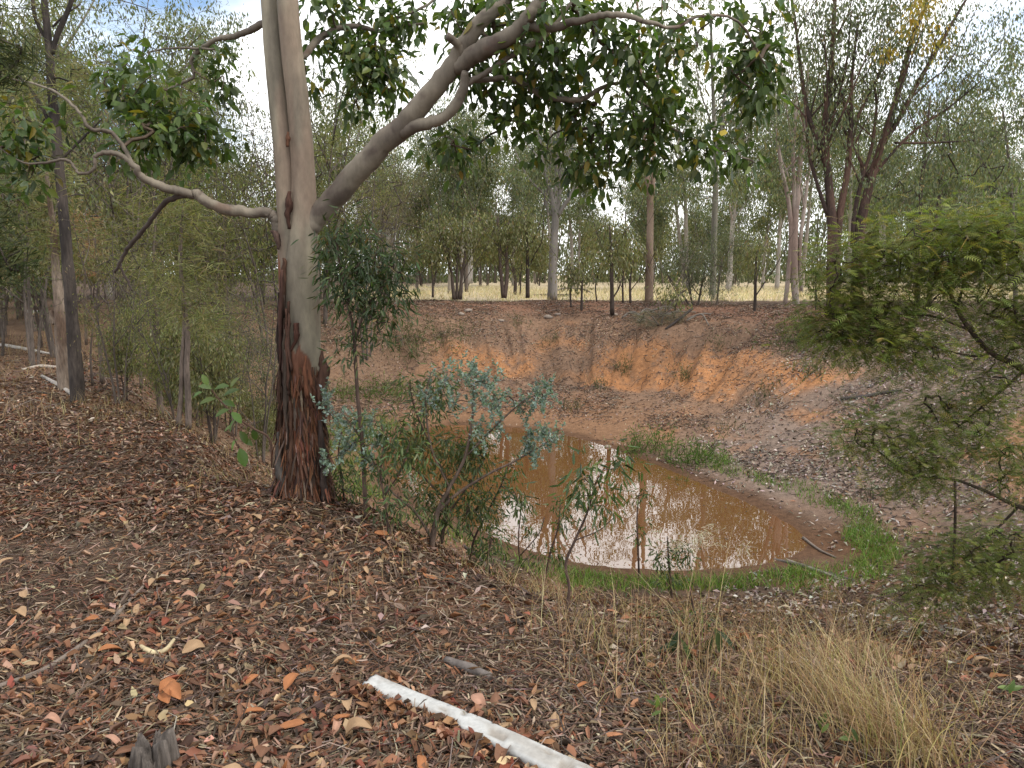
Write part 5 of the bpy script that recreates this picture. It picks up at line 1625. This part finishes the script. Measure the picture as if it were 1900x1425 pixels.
# drifts of leaves banked against the white timber
sA = U(-.02, 1.2, 420)
sd1 = np.where(U(0, 1, 420) < .68, 1, -1) * (.042 + np.abs(rng.normal(0, .035, 420)))
tp_ = TIMBER[0][None] + (TIMBER[1] - TIMBER[0])[None] * sA[:, None] + TIMBER[3][None] * sd1[:, None]
lay(mb, tp_[:, 0], tp_[:, 1], LIT_LEAF, .03, .075, .014, .034, 'ovate', .5, (.008, .040), .35, .6)
mb.build('leaf_litter', M_DRY, kind='stuff')['label'] = 'brown leaf litter and bark shreds covering the ground'

# grey and tan litter down the banks
x, y = U(-9, 14, 260000), U(3, 33, 260000)
d = pond_sd(x, y)
ang = np.degrees(np.arctan2(y - PC[1], x - PC[0]))
t = d / np.interp(ang, ANG, WID)
gp = xyz(x, y)
den = np.where((ang > -75) & (ang < 150), .85, .35) * (.16 + .84 * sstep(.10, .2, t)) * (1 - .5 * sstep(1.0, 1.25, t))
sc_ = sstep(.38, .46, t) * (1 - sstep(.60, .70, t)) * sstep(30, 50, ang)
den = den * (1 - .72 * sc_) * (.25 + 1.3 * sstep(.35, .6, fbm(gp, .8, 221)))
k = (d > .22) & (t < 1.4) & (U(0, 1, len(x)) < den) & (np.abs(x) < y * .78 + 2)
mb = MB()
kr = k & (ang < 48) & (ang > -80)
kl = k & ~kr
lay(mb, x[kl], y[kl], LIT_FAR, .04, .115, .012, .036, 'diamond', .35, (0, .03), .3, .5)
lay(mb, x[kr], y[kr], [(3, (.20, .155, .125)), (3, (.34, .28, .235)), (1.3, (.45, .39, .33)), (3, (.075, .055, .045)), (1, (.22, .12, .07))], .05, .125, .018, .045, 'diamond', .4, (0, .035), .3, .5)
fy = y[k] > 8.5
tx, ty = x[k][fy][::14], y[k][fy][::14]
p0 = on_ground(tx, ty) + np.array([0, 0, .015])
az = U(0, 6.283, len(tx))
tl = U(.12, .5, len(tx))
p1 = on_ground(tx + np.cos(az) * tl, ty + np.sin(az) * tl) + np.array([0, 0, .02])
rods(mb, p0, p1, U(.004, .010, len(tx)), U(.002, .006, len(tx)), tint([(3, (.06, .045, .036)), (2, (.16, .125, .10)), (1, (.30, .25, .20))], len(tx), .2), .12)
mb.build('bank_litter', M_DRY, kind='stuff')['label'] = 'grey and tan dead leaves strewn down the pond banks'

# leaves afloat near the shore
x, y = U(-3, 5, 9000), U(8.5, 19, 9000)
d = pond_sd(x, y)
k = (d < -.03) & (U(0, 1, len(x)) < .5 * np.exp(d / .28) + .006)
mb = MB()
n_ = int(k.sum())
az = U(0, 6.283, n_)
leaves(mb, xyz(x[k], y[k], WATER_Z + .004), np.stack([np.cos(az), np.sin(az), np.zeros(n_)], -1), np.tile([[0, 0, 1.0]], (n_, 1)), U(.04, .09, n_), U(.012, .03, n_), tint(LIT_FAR, n_, .2), 'diamond', 0, 0)
mb.build('floating_leaves', M_DRY, kind='stuff')['label'] = 'dead leaves afloat along the edge of the muddy water'

# the larger loose leaves near the camera, one by one
lm_ = []
leaf_kinds = [('tan', (.34, .22, .125)), ('orange-brown', (.33, .135, .055)), ('dull brown', (.18, .09, .052)), ('dark red', (.20, .055, .03)), ('pinkish', (.36, .20, .135))]
for q, (nm, c) in enumerate(leaf_kinds):
    for s in range(2):
        b = MB()
        n_ = 7
        tt = np.linspace(0, 1, n_)
        wv = np.sin(np.pi * np.clip(tt * .93 + .03, 0, 1)) ** .8 * (.42 + .16 * s) * (1 + .15 * np.sin(tt * 9 + s))
        bend = (.12 + .12 * s) * np.sin(np.pi * tt) + .05 * np.sin(6 * tt + q)
        rows = []
        for side, up in ((-1, .16 + .1 * s), (-.5, .03), (0, 0), (.5, .04), (1, .18)):
            rows.append(np.stack([tt - .5, wv * side * .5, bend + up * np.abs(wv) * (1 + .3 * np.sin(5 * tt + side * 3 + q))], -1))
        vv = np.stack(rows, 1).reshape(-1, 3) * .085
        i = np.arange(n_ - 1)[:, None] * 5 + np.arange(4)[None]
        qd = np.stack([i, i + 1, i + 6, i + 5], -1).reshape(-1, 4)
        cc = np.array(c)[None] * (.7 + .6 * fbm(vv, 40, 3 + q)[:, None])
        cc[2::5] *= 1.12
        st_ = np.array([[-.5, 0, .0], [-.5, .02, .01], [-.85, .03, .08], [-.85, 0, .08]]) * .085
        b.add(vv, [qd], cc)
        b.add(st_, [np.array([[0, 1, 2, 3]])], np.array(c) * .6)
        o = b.build('fallen_leaf', M_DRY, smooth=True)
        tag(o, 'curled %s dead leaf lying loose on the leaf litter near the camera' % nm, 'leaf', 'large loose dead leaves on the near ground')
        lm_.append(o)
spots = []
tries = 0
while len(spots) < 290 and tries < 9000:
    tries += 1
    yy = 1.55 * (5.4 / 1.55) ** U(0, 1)
    xx_ = U(-1, 1) * (yy * .70 + .1)
    if pond_sd(xx_, yy) < 4.6 and U(0, 1) < .4:
        continue
    if fbm(np.array([[xx_, yy, 0]]), .75, 211)[0] < U(.34, .56):
        continue
    spots.append((xx_, yy))
sp = np.array(spots)
gn = ground_normal(sp[:, 0], sp[:, 1])
gz = H(sp[:, 0], sp[:, 1])
from mathutils import Vector, Matrix
for q in range(len(sp)):
    kk = int(rng.choice(5, p=[.36, .26, .22, .06, .10])) * 2 + int(U(0, 1) < .5)
    o = lm_[kk]
    if o.get('used'):
        o = o.copy()
        COL.objects.link(o)
    else:
        o['used'] = 1
    nrm_ = Vector(gn[q] + rng.normal(0, .28, 3))
    o.rotation_euler = (nrm_.to_track_quat('Z', 'Y').to_matrix() @ Matrix.Rotation(float(U(0, 6.283)), 3, 'Z') @ Matrix.Rotation(math.pi if U(0, 1) < .35 else 0.0, 3, 'X')).to_euler()
    s = float(U(.6, 1.25))
    o.scale = (s, s * float(U(.75, 1.15)), s * float(U(.6, 1.5)))
    o.location = (float(sp[q, 0]), float(sp[q, 1]), float(gz[q]) + .026)
for o in lm_:
    if 'used' not in o:
        bpy.data.objects.remove(o)
for o in bpy.data.objects:
    if 'used' in o:
        del o['used']
